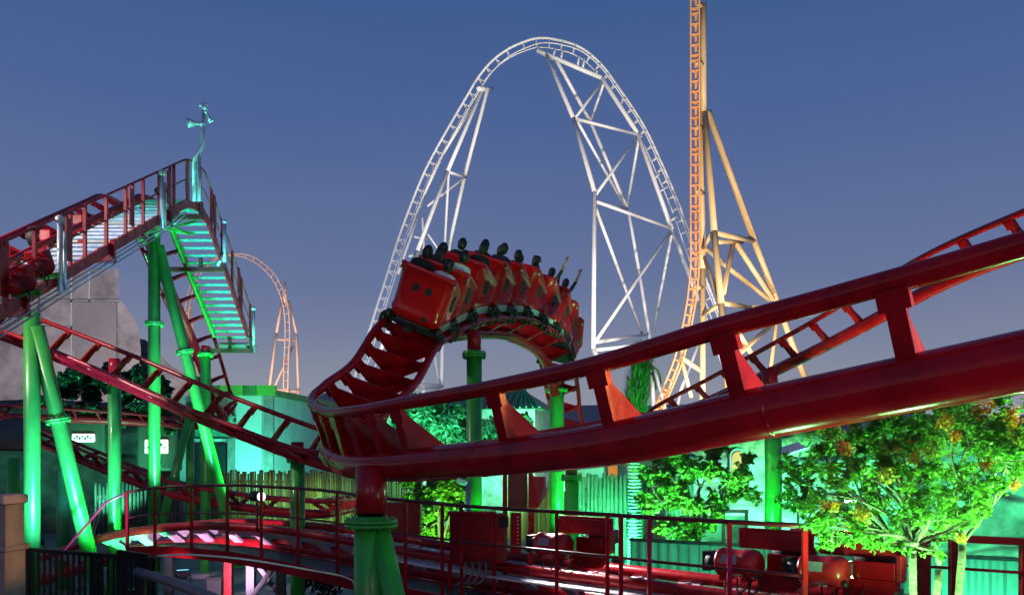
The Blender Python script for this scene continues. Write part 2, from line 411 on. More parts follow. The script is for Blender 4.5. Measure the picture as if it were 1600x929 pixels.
for y in (11.2, 15.3, 19.75):
    MB().tube([(XS+.09, y, lz(y)-.3), (XS+.09, y, lz(y)+1.0)], .05, 10).tube([(XS+.09, y+.16, lz(y)-.25), (XS+.09, y+.16, lz(y)+.85)], .035, 8).ball((XS+.09, y, lz(y)+1.03), .09).build('cable_post', TEALW, wk)
for y in (24.0, 26.7):
    MB().tube([(XS+.1, y, lz(y)-.2), (XS+.1, y+.02, lz(y)+.95)], .05, 10).tube([(XS+.1, y, lz(y)+.05), (XS-.1, y, lz(y)-.3)], .05, 8).ball((XS+.1, y+.02, lz(y)+.97), .075).build('cable_post', TEALW, wk)
MB().box((XS-.53, 27.0, lz(26.9)-.02), (1.1, .5, .05)).box((XS-.53, 27.25, lz(26.9)-.1), (1.1, .06, .2)).build('landing', TEALW, wk)
# platform braces at the crest
mb = MB()
for a, b in (((XS-.95, 20.6, 9.2), (XS, 21.6, 8.9)), ((XS, 20.6, 9.2), (XS-.95, 21.8, 8.9)), ((XS, 22.2, 9.4), (XS-.95, 21.2, 8.8)), ((XT-.5, 21, 9.2), (XS, 22, 9.0)), ((XT+.2, 20.7, 9.0), (XT+.2, 22.6, 8.9))): mb.beam(a, b, .06, .06)
mb.build('platform_brace', GRN, wk)
# drive tyres between the lift rails
for k, y in enumerate((12.6, 14.9, 16.3, 17.7, 19.0)):
    t = thing('friction_drive', 'black drive tyre between the lift rails, %s from the bottom' % ('first', 'second', 'third', 'fourth', 'fifth')[k], 'friction drive', (XT, y, lz(y)+.06), 'drive tyres on the lift')
    c = Vector((XT, y, lz(y)+.06)); mb = MB()
    mb.rings([[c+Vector((dx, .24*f*math.cos(a*math.pi/12), .24*f*math.sin(a*math.pi/12))) for a in range(24)] for dx, f in ((-.11, .8), (-.09, .96), (-.04, 1), (.04, 1), (.09, .96), (.11, .8))]); mb.build('tyre', BLACK, t)
    MB().cyl(c-Vector((.16, 0, 0)), c+Vector((.16, 0, 0)), .12, 14).build('hub', LSTEEL, t)
    MB().box(c+Vector((.33, -.1, -.02)), (.25, .34, .25), bev=.03).build('gearbox', RED, t)
# mast with camera and horn speakers on the crest
b0 = Vector((XS+.09, 21.75, lz(21.75)))
ms = thing('speaker_mast', 'tall bent mast with two horn speakers and camera on the lift crest', 'mast', b0)
MB().tube([b0, b0+Vector((0, 0, 1.0)), b0+Vector((.02, 0, 1.10)), b0+Vector((.19, 0, 1.40)), b0+Vector((.22, 0, 1.50)), b0+Vector((.26, 0, 2.38))], .05, 12).tube([b0+Vector((.13, 0, 0)), b0+Vector((.13, 0, 1.15))], .045, 10).build('pole', TEALW, ms)
t0 = b0+Vector((.25, 0, 2.08))
mb = MB()
def horn(c, dr, L, r0, r1):
    mbh = MB(); dr = Vector(dr).normalized(); c = Vector(c)
    mbh.tube([c, c+dr*L*.3, c+dr*L*.75, c+dr*L], [r0, r0*1.2, r1*.7, r1], 16, False); mbh.tube([c+dr*L*.98, c+dr*L*.2], [r1*.95, r0*.6], 16, True); mbh.cyl(c-dr*.12, c, r0*1.2, 12)
    return mbh
horn(t0+Vector((-.08, -.05, -.08)), (-1, -.45, -.1), .32, .045, .14).build('horn_speaker', TEALW, ms)
horn(t0+Vector((.08, 0, .20)), (.5, .2, -1), .22, .03, .07).build('horn_speaker', TEALW, ms)
MB().box(b0+Vector((.28, 0, 2.42)), (.14, .16, .09), bev=.02).ball(b0+Vector((.29, 0, 2.50)), .075).cyl(b0+Vector((.23, -.06, 2.47)), b0+Vector((.15, -.1, 2.47)), .05).build('camera_head', TEALW, ms)

# ------------------------------------------------------------------ green supports
def g(x, d): return Vector(((x-CX)*d/F, d, 0))
zA = lz(17)-.4
column('support_column', 'tall green column under the lower lift, left of a raking brace', g(50, 17), (g(50, 17).x, 17, 6.05), .155)
column('raking_brace', 'slanting green brace with bright flange beside the leftmost tall column', g(157, 17.9), (g(56, 17).x, 17.0, 5.75), .155, flange=(.67,), foot=True)
column('support_column', 'tall green column under the lift crest with flange at half height', g(241, 22.2), (g(241, 22.2).x, 22.2, 9.25), .155, flange=(.72,))
column('raking_brace', 'slanting green brace from the lift crest down towards the wooden fence', g(374, 23.6), (g(246, 22.2).x, 22.25, 8.75), .15, flange=(.685,))
column('support_column', 'slim green column with red stub under the sloping track beside the cave', g(179, 18.35), P(179, 588, 18.35), .135, flange=(.985,), stub=P(179, 560, 18.35))
column('support_column', 'green column under the stair bottom, behind the long raking brace', g(321, 26), P(321, 549, 26), .16, flange=(.985,), stub=P(322, 540, 26))
column('raking_brace', 'thin dull green brace leaning left behind the long raking brace', g(240, 27), P(302, 632, 27), .13, flange=(.5,))
column('support_column', 'dull green column between thin brace and turquoise wall', g(297, 27.4), P(297, 628, 27.4), .13)
column('support_column', 'green column with red stub and flange left of the big turn', g(465, 16.5), P(465, 714, 16.5), .14, flange=(.985,), stub=P(465, 690, 16.5))
column('support_column', 'thick green column with wide flange under the big red turn', g(580, 9.75), P(580, 806, 9.75), .20, flange=(.965,), stub=P(580, 730, 9.85))
column('raking_brace', 'green brace leaning against the thick column under the turn', g(662, 9.3), P(592, 826, 9.7), .13)
column('support_column', 'green column with red stub and wide flange under the train', g(741, 15.6), P(741, 548, 15.6), .145, flange=(.985,), stub=P(741, 516, 15.6))
column('support_column', 'green column under the descending end of the hump track', g(870, 24.5), P(870, 604, 24.5), .21, flange=(.98,), stub=P(878, 578, 24.5))
column('support_column', 'short green column with dark flange just right of the hump end column', g(893, 18.4), P(893, 741, 18.4), .15, flange=(.975,), stub=P(893, 700, 18.3), stubm=BROWN)
column('support_column', 'thick green column below the climbing track, right of the bushy tree', g(1208, 22), P(1208, 620, 22), .22, stub=P(1200, 575, 22))
column('support_column', 'green column coloured dark for its shade, behind the leftmost raking brace', g(100, 19.2), P(100, 735, 19.2), .16, m=GRND)  # darker green puts this column's shade into its colour
column('support_column', 'dull green column at the left edge above the mosaic pillar', g(21, 24), P(21, 715, 24), .16)
column('support_column', 'short green post on a concrete block below the arched track', (g(320, 21.6).x, 21.6, .12), P(320, 838, 21.6), .13, foot=False)
tag(MB().box((g(310, 21.6).x, 21.6, .06), (.9, .8, .12), bev=.01).build('footing', CONC), 'flat concrete footing block under the short green post', 'footing')

# ------------------------------------------------------------------ far coasters
def ladder(pts, name, label, m, spine_m, wd, rr, sr, h, tie_step, flip=1, ties_max=100, hint=(1, 0, 0)):
    S = [Vector(q) for q in spline([tuple(p) for p in pts], .5)]; n = len(S)
    root = thing(name, label, 'roller coaster', (S[0].x, S[0].y, 0))
    T = [(S[min(i+1, n-1)]-S[max(i-1, 0)]).normalized() for i in range(n)]
    side = [(Vector(hint)-t*t.dot(Vector(hint))).normalized() for t in T]
    nr = [t.cross(sd)*flip for t, sd in zip(T, side)]
    for sx in (-1, 1): MB().tube([S[i]+side[i]*sx*wd/2 for i in range(n)], rr, 8).build('rail', m, root)
    if sr: MB().tube([S[i]-nr[i]*h for i in range(n)], sr, 12).build('spine', spine_m, root)
    L = (n-1)*.5; k = min(ties_max-1, int(L/tie_step)); 
    for j in range(k+1):
        i = min(n-1, int(j*L/k/.5)); mb = MB()
        mb.beam(S[i]-side[i]*wd/2, S[i]+side[i]*wd/2, .11, .09, up=nr[i])
        if sr:
            for sx in (-1, 1): mb.beam(S[i]+side[i]*sx*wd/2, S[i]-nr[i]*h, .11, .09, up=T[i])
        mb.build('cross_tie', m, root)
    return root
def struts(root, segs, m, name='strut', n=10, k=1):
    for a, b, r in segs: MB().tube([a, a.lerp(b, .5), b], r*k, n).build(name, m, root)
D0 = 100
Wp = lambda x, y, dd=0: P(x, y, D0+dd)
wh = ladder([Wp(*q) for q in ((540, 690, -6), (560, 610, -5), (583, 535, -4), (597, 490, -3), (613, 440, -2), (636, 367, 0), (668, 285), (690, 241), (711, 204), (735, 163), (757, 127), (778, 103), (800, 87), (822, 77), (843, 71), (870, 73), (905, 84), (935, 109), (960, 143), (985, 179), (1005, 213), (1022, 250), (1040, 291), (1058, 336), (1075, 385), (1092, 432), (1110, 478), (1132, 540), (1165, 640), (1190, 710))],
    'arch_coaster', 'huge white steel coaster arch standing high behind the train', WHITE, WHITE, 1.1, .07, .15, .85, 1.6, 1, hint=(.45, -.9, 0))
S_ = []
def sg(x0, y0, d0, x1, y1, d1, r): S_.append((Wp(x0, y0, d0), Wp(x1, y1, d1), r))
for q in ((755, 137, 0, 699, 268, -3, .36), (699, 268, -3, 652, 392, -6, .36), (652, 392, -6, 590, 560, -10, .36), (590, 560, -10, 552, 668, -12, .36),
          (762, 138, 0, 726, 275, 3, .36), (726, 275, 3, 703, 378, 6, .36), (703, 378, 6, 691, 500, 8, .36), (691, 500, 8, 688, 716, 10, .4), (748, 139, -2, 768, 139, 3, .4),
          (699, 268, -3, 728, 277, 3, .26), (701, 270, -2, 694, 400, 4, .24), (694, 400, 4, 662, 560, 4, .3), (662, 540, 4, 661, 716, 4, .42), (726, 277, 3, 668, 322, 0, .2), (738, 167, 0, 692, 240, 0, .3), (692, 240, 0, 662, 305, 0, .3), (662, 305, 0, 640, 370, 0, .3),
          (652, 340, -2, 622, 428, -4, .24), (660, 340, 2, 663, 420, 4, .22), (668, 365, 3, 692, 400, 5, .18), (648, 370, 0, 668, 374, 3, .18), (640, 400, -3, 668, 395, 3, .2), (640, 470, -6, 690, 400, 6, .2),
          (610, 596, -8, 691, 603, 8, .36), (606, 610, -8, 690, 606, 8, .2), (662, 440, 4, 684, 590, 8, .22),
          (839, 79, 0, 940, 122, 0, .40), (940, 122, 0, 996, 208, 0, .40), (996, 208, 0, 1050, 359, 0, .40), (1050, 359, 0, 1092, 470, 0, .40), (1092, 470, 0, 1150, 620, 0, .4),
          (853, 84, 0, 896, 185, -4, .36), (896, 185, -4, 929, 300, -8, .38), (929, 300, -8, 927, 545, -9, .38), (927, 545, -9, 950, 600, -9, .42), (950, 600, -9, 1000, 720, -9, .42),
          (866, 88, 0, 923, 191, 5, .34), (923, 191, 5, 979, 324, 9, .34), (982, 330, 9, 998, 420, 10, .34), (998, 420, 10, 1018, 545, 10, .34), (1016, 540, 10, 1022, 640, 10, .42), (1022, 640, 10, 1024, 720, 10, .42), (1018, 556, 10, 1040, 640, 6, .3),
          (896, 185, -4, 996, 210, 0, .28), (929, 314, -8, 1050, 357, 0, .28), (929, 316, -8, 980, 326, 9, .26), (927, 535, -9, 1012, 522, 10, .3), (927, 547, -9, 1075, 530, 0, .3), (896, 185, -4, 923, 191, 5, .24),
          (900, 183, -4, 941, 128, 0, .24), (923, 189, 5, 943, 132, 0, .24), (902, 189, -4, 976, 322, 8, .26), (931, 304, -8, 994, 216, 0, .26), (980, 322, 9, 998, 218, 0, .26),
          (931, 326, -8, 1003, 520, 9, .28), (930, 534, -9, 1048, 361, 0, .28), (1049, 366, 0, 1021, 518, 10, .28), (1063, 612, -2, 1094, 530, 0, .3), (1063, 612, -2, 1040, 720, -2, .3),
          (1046, 290, 0, 1030, 300, 0, .12)): sg(*q)
for (x0, y0, x1, y1) in ((868, 76, 863, 93), (879, 78, 876, 98), (905, 88, 902, 106), (913, 92, 910, 110), (933, 110, 931, 118), (972, 160, 966, 166), (1003, 213, 998, 214), (1030, 272, 1022, 280), (1058, 338, 1048, 345)): sg(x0, y0, 0, x1, y1, 0, .2)
struts(wh, S_, WHITE, k=.66)
# orange tower
D0 = 80; S_ = []
ot = ladder([Wp(*q) for q in ((1086, -60), (1086, 0), (1086, 120), (1086, 240), (1086, 340), (1086, 400), (1084, 440), (1077, 490), (1062, 556), (1044, 603), (1033, 628, -1), (1010, 680, -3))],
    'tower_coaster', 'tall orange vertical coaster track with tan braced tower', ORNG, ORNG, .82, .095, .13, .45, .9, 1, hint=(.93, -.36, 0))
for q in ((1099, 5, 2, 1099, 175, 2, .30), (1095, 176, 2, 1098, 420, 2, .30), (1098, 420, 2, 1097, 716, 2, .30), (1101, 176, 2, 1116, 362, -3, .30), (1116, 362, -3, 1127, 475, -5, .30), (1127, 475, -5, 1146, 716, -7, .3),
          (1107, 178, 3, 1178, 375, 6, .33), (1178, 375, 6, 1213, 468, 8, .33), (1213, 468, 8, 1256, 586, 9, .33), (1256, 586, 9, 1303, 716, 10, .33), (1094, 177, 2, 1109, 177, 3, .34),
          (1116, 364, -3, 1178, 376, 6, .26), (1120, 378, -3, 1160, 378, 6, .2), (1146, 377, 3, 1130, 458, -4, .24), (1150, 380, 4, 1208, 468, 7, .27), (1104, 388, 2, 1135, 416, 4, .24), (1135, 416, 4, 1202, 468, 7, .24),
          (1098, 388, 2, 1112, 366, -2, .2), (1100, 400, 2, 1126, 475, -4, .2), (1127, 473, -5, 1172, 480, 5, .24), (1172, 480, 5, 1212, 478, 8, .2), (1098, 492, 2, 1126, 474, -4, .2), (1152, 518, -4, 1190, 575, 6, .26), (1205, 508, 8, 1150, 556, -4, .24), (1215, 490, 8, 1196, 640, 8, .22), (1064, 558, 0, 1097, 580, 2, .24), (1066, 566, 0, 1080, 620, 1, .2), (1087, 448, 0, 1098, 450, 2, .22), (1090, 300, 0, 1099, 302, 2, .2), (1090, 200, 0, 1097, 200, 2, .2), (1091, 100, 0, 1098, 100, 2, .2), (1091, 10, 0, 1098, 8, 2, .2)): sg(*q)
struts(ot, S_, TAN)
# far pale coaster
D0 = 150; S_ = []
fc = ladder([Wp(*q) for q in ((303, 716), (302, 640), (299, 570), (291, 515), (296, 460), (312, 425), (338, 403), (368, 398), (390, 402), (410, 414), (428, 433), (440, 457), (447, 485), (449, 520), (447, 570), (446, 640), (446, 716))],
    'loop_coaster', 'small distant pale orange coaster loop behind the stair walkway', PINK, PINK, 1.1, .12, 0, 0, 1.5, hint=(.85, -.5, 0))
for q in ((442, 455, 1, 446, 475, 1, .4), (441, 470, 1, 432, 520, 0, .33), (432, 520, 0, 421, 605, -1, .3), (421, 605, -1, 413, 716, -1, .3), (451, 470, 1, 463, 520, 2, .3), (463, 520, 2, 466, 605, 2, .3), (466, 605, 2, 470, 716, 2, .3), (432, 530, 0, 463, 532, 2, .22), (424, 609, 0, 468, 611, 2, .4), (458, 540, 2, 428, 606, 0, .25), (296, 470, 1, 306, 560, 1, .25), (306, 560, 1, 312, 716, 1, .25), (445, 440, 1, 447, 470, 1, .25), (283, 500, 0, 300, 478, 0, .2)): sg(*q)
struts(fc, S_, PINK, k=.75)
# ------------------------------------------------------------------ the train: cars and riders
def make_car():
    root = thing('coaster_car', 'x', 'coaster car')
    def ring(y0, y1, wd, z0, z1, rad, n=8):                # rounded rectangle, height rising from front (y1) to back (y0)
        pts = []
        for cx_, cy_, a0 in ((wd/2-rad, y1-rad, 0), (-wd/2+rad, y1-rad, 90), (-wd/2+rad, y0+rad, 180), (wd/2-rad, y0+rad, 270)):
            for k in range(n):
                a = R(a0+90*k/(n-1)); pts.append((cx_+rad*math.cos(a), cy_+rad*math.sin(a)))
        o_ = []
        for x, y in pts:
            u = (y-y0)/(y1-y0); u = u*u*(3-2*u); o_.append(Vector((x, y, z0+(z1-z0)*u)))
        return o_
    B0, B1 = -.52, .56                                      # back, front
    outer = [ring(B0+.10, B1-.16, .80, .12, .14, .14), ring(B0+.02, B1-.08, .94, .16, .17, .17), ring(B0-.03, B1-.02, 1.03, .24, .23, .18), ring(B0-.035, B1, 1.045, .31, .28, .18), ring(B0, B1, 1.02, .36, .32, .18), ring(B0-.02, B1+.02, 1.06, .54, .42, .25), ring(B0-.03, B1+.02, 1.065, .80, .54, .25), ring(B0-.05, B1, 1.07, .985, .61, .2),
             ring(B0-.075, B1+.01, 1.115, 1.005, .625, .2), ring(B0-.09, B1+.015, 1.14, 1.04, .645, .21), ring(B0-.085, B1+.01, 1.13, 1.08, .665, .21), ring(B0-.055, B1-.01, 1.08, 1.095, .675, .2), ring(B0, B1-.05, .98, 1.08, .665, .18), ring(B0+.03, B1-.1, .92, .93, .52, .16), ring(B0+.07, B1-.16, .84, .30, .28, .14)]
    MB().rings(outer, True).build('body', CARRED, root)
    mbp = MB()                                              # moulded panel lines proud of the back and the flanks
    for x, z in ((-.13, .74), (.13, .74), (.20, .27)):
        r = .072 if z > .4 else .05; y = B0-.022 if z > .4 else B0-.03
        MB().cyl((x, y+.03, z), (x, y-.012, z), r, 20).build('spot', BLACK, root)
    for sx in (-1, 1):
        for y, z, ry, rz in ((-.08, .60, .12, .14),):
            x = .53
            mbs = MB(); mbs.rings([[Vector((sx*xx, y+ry*f*math.cos(a*math.pi/10), z+rz*f*math.sin(a*math.pi/10))) for a in range(20)] for xx, f in ((x-.02, 1), (x+.018, 1), (x+.024, .85))]); mbs.build('spot', BLACK, root)
        MB().box((sx*.545, B0+.10, .95), (.03, .10, .05), bev=.005).build('reflector', mat('pink_reflector', (.8, .25, .3), .2), root)
    mb = MB(); mb.box((0, -.24, .62), (.80, .10, .48), Matrix.Rotation(R(12), 3, 'X'), bev=.035).box((0, .05, .36), (.80, .5, .12), bev=.03).build('seat', mat('red_seat', (.30, .01, .015), .4), root)
    MB().tube([(-.42, .26, .52), (-.40, .2, .66), (0, .17, .68), (.40, .2, .66), (.42, .26, .52)], .022, 8).build('lap_bar', STEEL, root)
    mb = MB(); mb.box((0, .02, .085), (.72, .95, .08), bev=.015).box((0, -.40, .05), (1.12, .09, .08)).box((0, .42, .05), (.95, .07, .07)).box((0, -.62, .06), (.12, .35, .07)).box((0, -.34, .0), (.5, .06, .06)).build('chassis', STEEL, root)
    for sx in (-1, 1):
        MB().box((sx*.50, .03, .125), (.04, .62, .14), bev=.012).build('side_panel', mat('silver_skirt', (.66, .58, .58), .22, metal=.35), root)
        for y in (-.40, .42):
            wc = MB().box((sx*.56, y, .085), (.15, .17, .07), bev=.015).box((sx*.645, y, -.04), (.035, .11, .24), bev=.01).box((sx*.60, y, -.155), (.11, .10, .04)).build('wheel_carrier', BLACK, root)
            for (a, b, r) in (((.49, 0, .075), (.56, 0, .075), .095), ((.60, 0, -.045), (.60, 0, .03), .0), ((.50, 0, -.13), (.57, 0, -.13), .06)):
                if not r: continue
                MB().cyl((sx*a[0], y, a[2]+.02), (sx*b[0], y, b[2]+.02), r, 16).build('wheel', mat('dark_wheel', (.03, .028, .025), .45, var=.2), wc)
            MB().cyl((sx*.615, y, -.05), (sx*.615, y, .05), .055, 14).build('wheel', MATS['dark_wheel'], wc)
    return root
def skin_mesh(chain, rad, edges, root_i=0, lvl=2):
    me = bpy.data.meshes.new('tmp'); me.from_pydata(chain, edges, []); o = bpy.data.objects.new('tmp', me); col.objects.link(o)
    m = o.modifiers.new('s', 'SKIN'); m.use_smooth_shade = True
    sv = me.skin_vertices[0].data
    for i, r in enumerate(rad): sv[i].radius = r if isinstance(r, tuple) else (r, r); sv[i].use_root = (i == root_i)
    o.modifiers.new('d', 'SUBSURF').levels = lvl
    dg = bpy.context.evaluated_depsgraph_get(); dg.update(); ev = o.evaluated_get(dg); m2 = ev.to_mesh()
    v = [x.co.copy() for x in m2.vertices]; f = [tuple(p.vertices) for p in m2.polygons]
    ev.to_mesh_clear(); bpy.data.objects.remove(o); bpy.data.meshes.remove(me)
    return v, f
def head_mesh(mb, c, mi=0, yaw=0, tilt=0):
    """face: brow, nose, mouth, ears, chin, looking along +Y"""
    n, m = 20, 15; rg = []; M = Matrix.Rotation(yaw, 3, 'Z') @ Matrix.Rotation(tilt, 3, 'X')
    for i in range(m+1):
        th = math.pi*(i+.05)/(m+.1); z = -math.cos(th); r = math.sin(th); row = []
        for k in range(n):
            a = 2*math.pi*k/n; x, y = r*math.cos(a), r*math.sin(a)
            px, py, pz = x*.077, y*.095, z*.118
            if z < -.1: px *= 1-.22*min(1, (-.1-z)); py = py*(1-.12*(-.1-z)) + (.012 if y > 0 else -.006)*min(1, -z)
            if y > .5 and abs(x) < .32:
                if -.30 < z < .05: py += .020*(1-abs(z+.16)/.2)*(1-abs(x)/.35)      # nose
                if -.58 < z < -.42: py += .006                                      # lips
            if y > .55 and .0 < z < .18 and .2 < abs(x) < .6: py -= .010              # eye sockets
            if abs(x) > .92 and -.25 < z < .2: px *= 1.16; py -= .012                 # ears
            row.append(c+M @ Vector((px, py, pz)))
        rg.append(row)
    mb.rings(rg, True, mi)
    for sx in (-1, 1): mb.ball(c+M @ Vector((sx*.030, .083, .012)), .012, 8, 5, 3)
def make_rider(arms, fem):
    """seated figure in car space: hips on the seat, thighs forward, lower legs down; one continuous skinned body"""
    H = .42; lean = .0
    V = [(0, -.06, H+.06), (0, -.09, H+.22), (0, -.10, H+.40), (0, -.085, H+.51), (0, -.07, H+.575)]
    r = [(.155, .115), (.150, .105), (.165, .105), (.13, .085), (.066, .066)]
    E = [(0, 1), (1, 2), (2, 3), (3, 4)]
    if fem: r = [(.15, .115), (.130, .095), (.145, .098), (.112, .075), (.056, .056)]
    for sx in (-1, 1):
        b = len(V); V += [(sx*.09, .02, H+.02), (sx*.10, .36, H+.05), (sx*.10, .38, H-.14)]; r += [.085, .062, .05]; E += [(0, b), (b, b+1), (b+1, b+2)]
        b = len(V); sw = .172 if not fem else .152
        if arms == 'up' or (arms == 'one' and sx > 0):
            V += [(sx*sw, -.085, H+.50), (sx*(sw+.05), -.02, H+.76), (sx*(sw+.06), .05, H+1.02), (sx*(sw+.06), .065, H+1.09)]; r += [.058, .045, .030, .034]
            hand = (Vector(V[-1]), Vector((0, .22, 1)).normalized(), sx)
        else:
            V += [(sx*sw, -.09, H+.49), (sx*(sw+.035), -.03, H+.26), (sx*(sw-.02), .20, H+.30), (sx*(sw-.02), .25, H+.31)]; r += [.060, .046, .032, .034]
            hand = (Vector(V[-1]), Vector((0, .9, -.3)).normalized(), sx)
        E += [(3, b), (b, b+1), (b+1, b+2), (b+2, b+3)]
        hx, dr, s_ = hand                                   # five fingers rooted in the palm, unequal and slightly curled
        for k, (o_, ln) in enumerate(((-.026, .062), (-.009, .072), (.009, .068), (.025, .052))):
            b2 = len(V); pp = hx+Vector((o_, 0, 0)); V += [tuple(pp+dr*.030), tuple(pp+dr*(.03+ln*.55)+Vector((0, .006, -.002))), tuple(pp+dr*(.03+ln)+Vector((0, .02, -.008)))]; r += [.0105, .0095, .0075]; E += [(b+3, b2), (b2, b2+1), (b2+1, b2+2)]
        b2 = len(V); V += [tuple(hx+Vector((-s_*.036, .008, 0))+dr*.005), tuple(hx+Vector((-s_*.058, .016, 0))+dr*.034)]; r += [.012, .0085]; E += [(b+3, b2), (b2, b2+1)]
    v, f = skin_mesh(V, r, E)
    mb = MB(); mb.v = v
    for q in f:
        c = sum((v[i] for i in q), Vector())/len(q); mi = 1
        if c.z > H+.575 and abs(c.x) < .09: mi = 0
        if c.z < H+.09 and c.y > -.16: mi = 2
        if c.z < H+.0 and c.y < -.02: mi = 2
        if arms in ('up', 'one') and c.z > H+.80: mi = 0
        if c.y > .17 and c.z > H+.2: mi = 0
        mb.face(q, True, mi)
    head_mesh(mb, Vector((0, -.045, H+.685)), 0)
    return mb
def hair(kind, H=.42):
    mb = MB(); c = Vector((0, -.045, H+.685)); rg = []; n, m = 20, 10
    for i in range(m+1):
        th = math.pi*(.02+.98*i/m)*(.74 if kind == 'short' else .76); row = []
        for k in range(n):
            a = 2*math.pi*k/n; y = math.sin(a)
            lim = th if y < .15 else min(th, math.pi*(.36 if y > .55 else .46))
            j = 1+.10*noise.noise(Vector((k*.9, i*.8, 1)))+.05*noise.noise(Vector((k*2.3, i*2.1, 4)))
            row.append(c+Vector((math.sin(lim)*math.cos(a)*.088*j, math.sin(lim)*y*.105*j-.006, math.cos(lim)*.130*j)))
        rg.append(row)
    mb.rings(rg, True, cap0=False, cap1=False)
    if kind == 'long':
        mb.rings([[c+Vector((wx*math.cos(2*math.pi*k/16), -.075+yo+wy*math.sin(2*math.pi*k/16), zz)) for k in range(16)] for zz, wx, wy, yo in ((.03, .082, .035, 0), (-.10, .095, .042, -.01), (-.22, .105, .045, -.03), (-.34, .07, .03, -.03), (-.38, .03, .015, -.02))])
    if kind == 'cap':
        mb.rings([[c+Vector((rx*math.cos(2*math.pi*k/20), .01+ry*math.sin(2*math.pi*k/20), zz)) for k in range(20)] for zz, rx, ry in ((.035, .093, .108), (.08, .095, .11), (.13, .075, .085), (.142, .03, .03))])
        mb.box(c+Vector((0, .13, .045)), (.13, .11, .012))
    return mb
SKINS = [mat('skin_brown', (.20, .095, .055), .5, var=.08), mat('skin_tan', (.36, .19, .12), .5, var=.08)]
HAIRM = mat('black_hair', (.010, .008, .008), .5, var=.3, scale=60)
def cloth(nm, c): return mat('cloth_'+nm, c, .85, var=.2, scale=18, bump=.25, bscale=25)
CL = {'black': cloth('black', (.014, .014, .016)), 'white': cloth('white', (.75, .73, .76)), 'red': cloth('red', (.30, .02, .02)), 'navy': cloth('navy', (.018, .020, .04)), 'maroon': cloth('maroon', (.10, .01, .015))}
TROU = cloth('trousers', (.02, .02, .028)); EYE_M = mat('eye', (.05, .03, .02), .2)
proto = {}
def rider(label, car, sx, arms, fem, hk, shirt, sk):
    kb = ('body', arms, fem)
    if kb not in proto:
        o = make_rider(arms, fem).build('person', [SKINS[0], CL['black'], TROU, EYE_M]); proto[kb] = o; first = o
    else:
        o = proto[kb].copy(); col.objects.link(o)
    for k, m in enumerate((SKINS[sk], CL[shirt], TROU, EYE_M)): o.material_slots[k].link = 'OBJECT'; o.material_slots[k].material = m
    if ('hair', hk) not in proto:
        h = hair(hk).build('hair', HAIRM); proto[('hair', hk)] = h
    else:
        h = proto[('hair', hk)].copy(); col.objects.link(h)
    h.parent = o; h.name = 'cap' if hk == 'cap' else 'hair'
    rr = random.Random(sum(map(ord, label)))
    o.matrix_world = Matrix.LocRotScale(car.translation, car.to_quaternion(), None) @ Matrix.Translation((sx*.215, rr.uniform(-.03, .03)-.03, rr.uniform(-.02, .04)+.13)) @ Matrix.Rotation(rr.uniform(-.08, .08), 4, 'Z') @ Matrix.Scale(rr.uniform(.97, 1.04), 4)
    tag(o, label, 'person', 'riders in the red train')
ORD = ['last', 'second to last', 'third to last', 'fourth to last', 'fifth to last', 'fifth from the front', 'fourth from the front', 'third from the front', 'second from the front', 'front']
car0 = make_car()
s0 = None
for i in range(MT.n):                                       # the tail car stands where the left rail passes the column 612 of the photo
    q = MT.off(i, -.525, 0)
    if q.y > 13 and CX+F*q.x/q.y > 603: s0 = i*MT.step; break
PITCH = 1.03; NC = 10
ORD = ['tail', 'second', 'third', 'fourth', 'fifth', 'sixth', 'seventh', 'eighth', 'ninth', 'tenth']
cars = []
for k in range(NC):
    p, t, sd, up = MT.at(s0+.14+k*PITCH)
    M = Matrix((sd*.90, t*.92, up)).transposed().to_4x4(); M.translation = p+up*.055
    c_ = car0 if k == 0 else copy_tree(car0)
    c_.matrix_world = M
    c_['label'] = 'glossy red coaster car with black spots on its back, at the tail of the train' if k == 0 else ('glossy red spotted coaster car, %s counting from the tail car' % ORD[k] if k < NC-1 else 'foremost glossy red spotted coaster car, furthest down the drop')
    c_['group'] = 'red cars of the spotted train'
    cars.append(M)
for lab, k, sx, arms, fem, hk, sh, sk in (
    ('rider in black at the left seat of the tail car', 0, -1, 'down', False, 'short', 'black', 0), ('rider in a white shirt at the right of the tail car', 0, 1, 'down', False, 'short', 'white', 1),
    ('long haired rider in black at the left of the second car', 1, -1, 'down', True, 'long', 'black', 1), ('rider with pale top at the right of the second car', 1, 1, 'down', True, 'short', 'white', 1),
    ('broad rider in black at the left of the third car', 2, -1, 'down', False, 'short', 'black', 0), ('rider in black at the right of the third car', 2, 1, 'down', False, 'short', 'black', 0),
    ('dark haired rider at the left of the fourth car', 3, -1, 'down', False, 'short', 'maroon', 0), ('rider in navy at the right of the fourth car', 3, 1, 'down', False, 'short', 'navy', 0),
    ('rider in red at the left of the fifth car', 4, -1, 'down', False, 'short', 'red', 1), ('rider in black at the right of the fifth car', 4, 1, 'down', False, 'short', 'black', 0),
    ('rider with a dark cap at the right of the sixth car', 5, 1, 'down', False, 'cap', 'black', 0), ('rider in maroon at the left of the sixth car', 5, -1, 'down', True, 'long', 'maroon', 1),
    ('rider in navy at the left of the seventh car', 6, -1, 'down', False, 'short', 'navy', 0), ('rider in black at the right of the seventh car', 6, 1, 'one', False, 'short', 'black', 1),
    ('rider with both arms raised at the right of the eighth car', 7, 1, 'up', False, 'short', 'black', 1), ('rider in maroon at the left of the eighth car', 7, -1, 'down', True, 'long', 'maroon', 1)):
    rider(lab, cars[k], sx, arms, fem, hk, sh, sk)
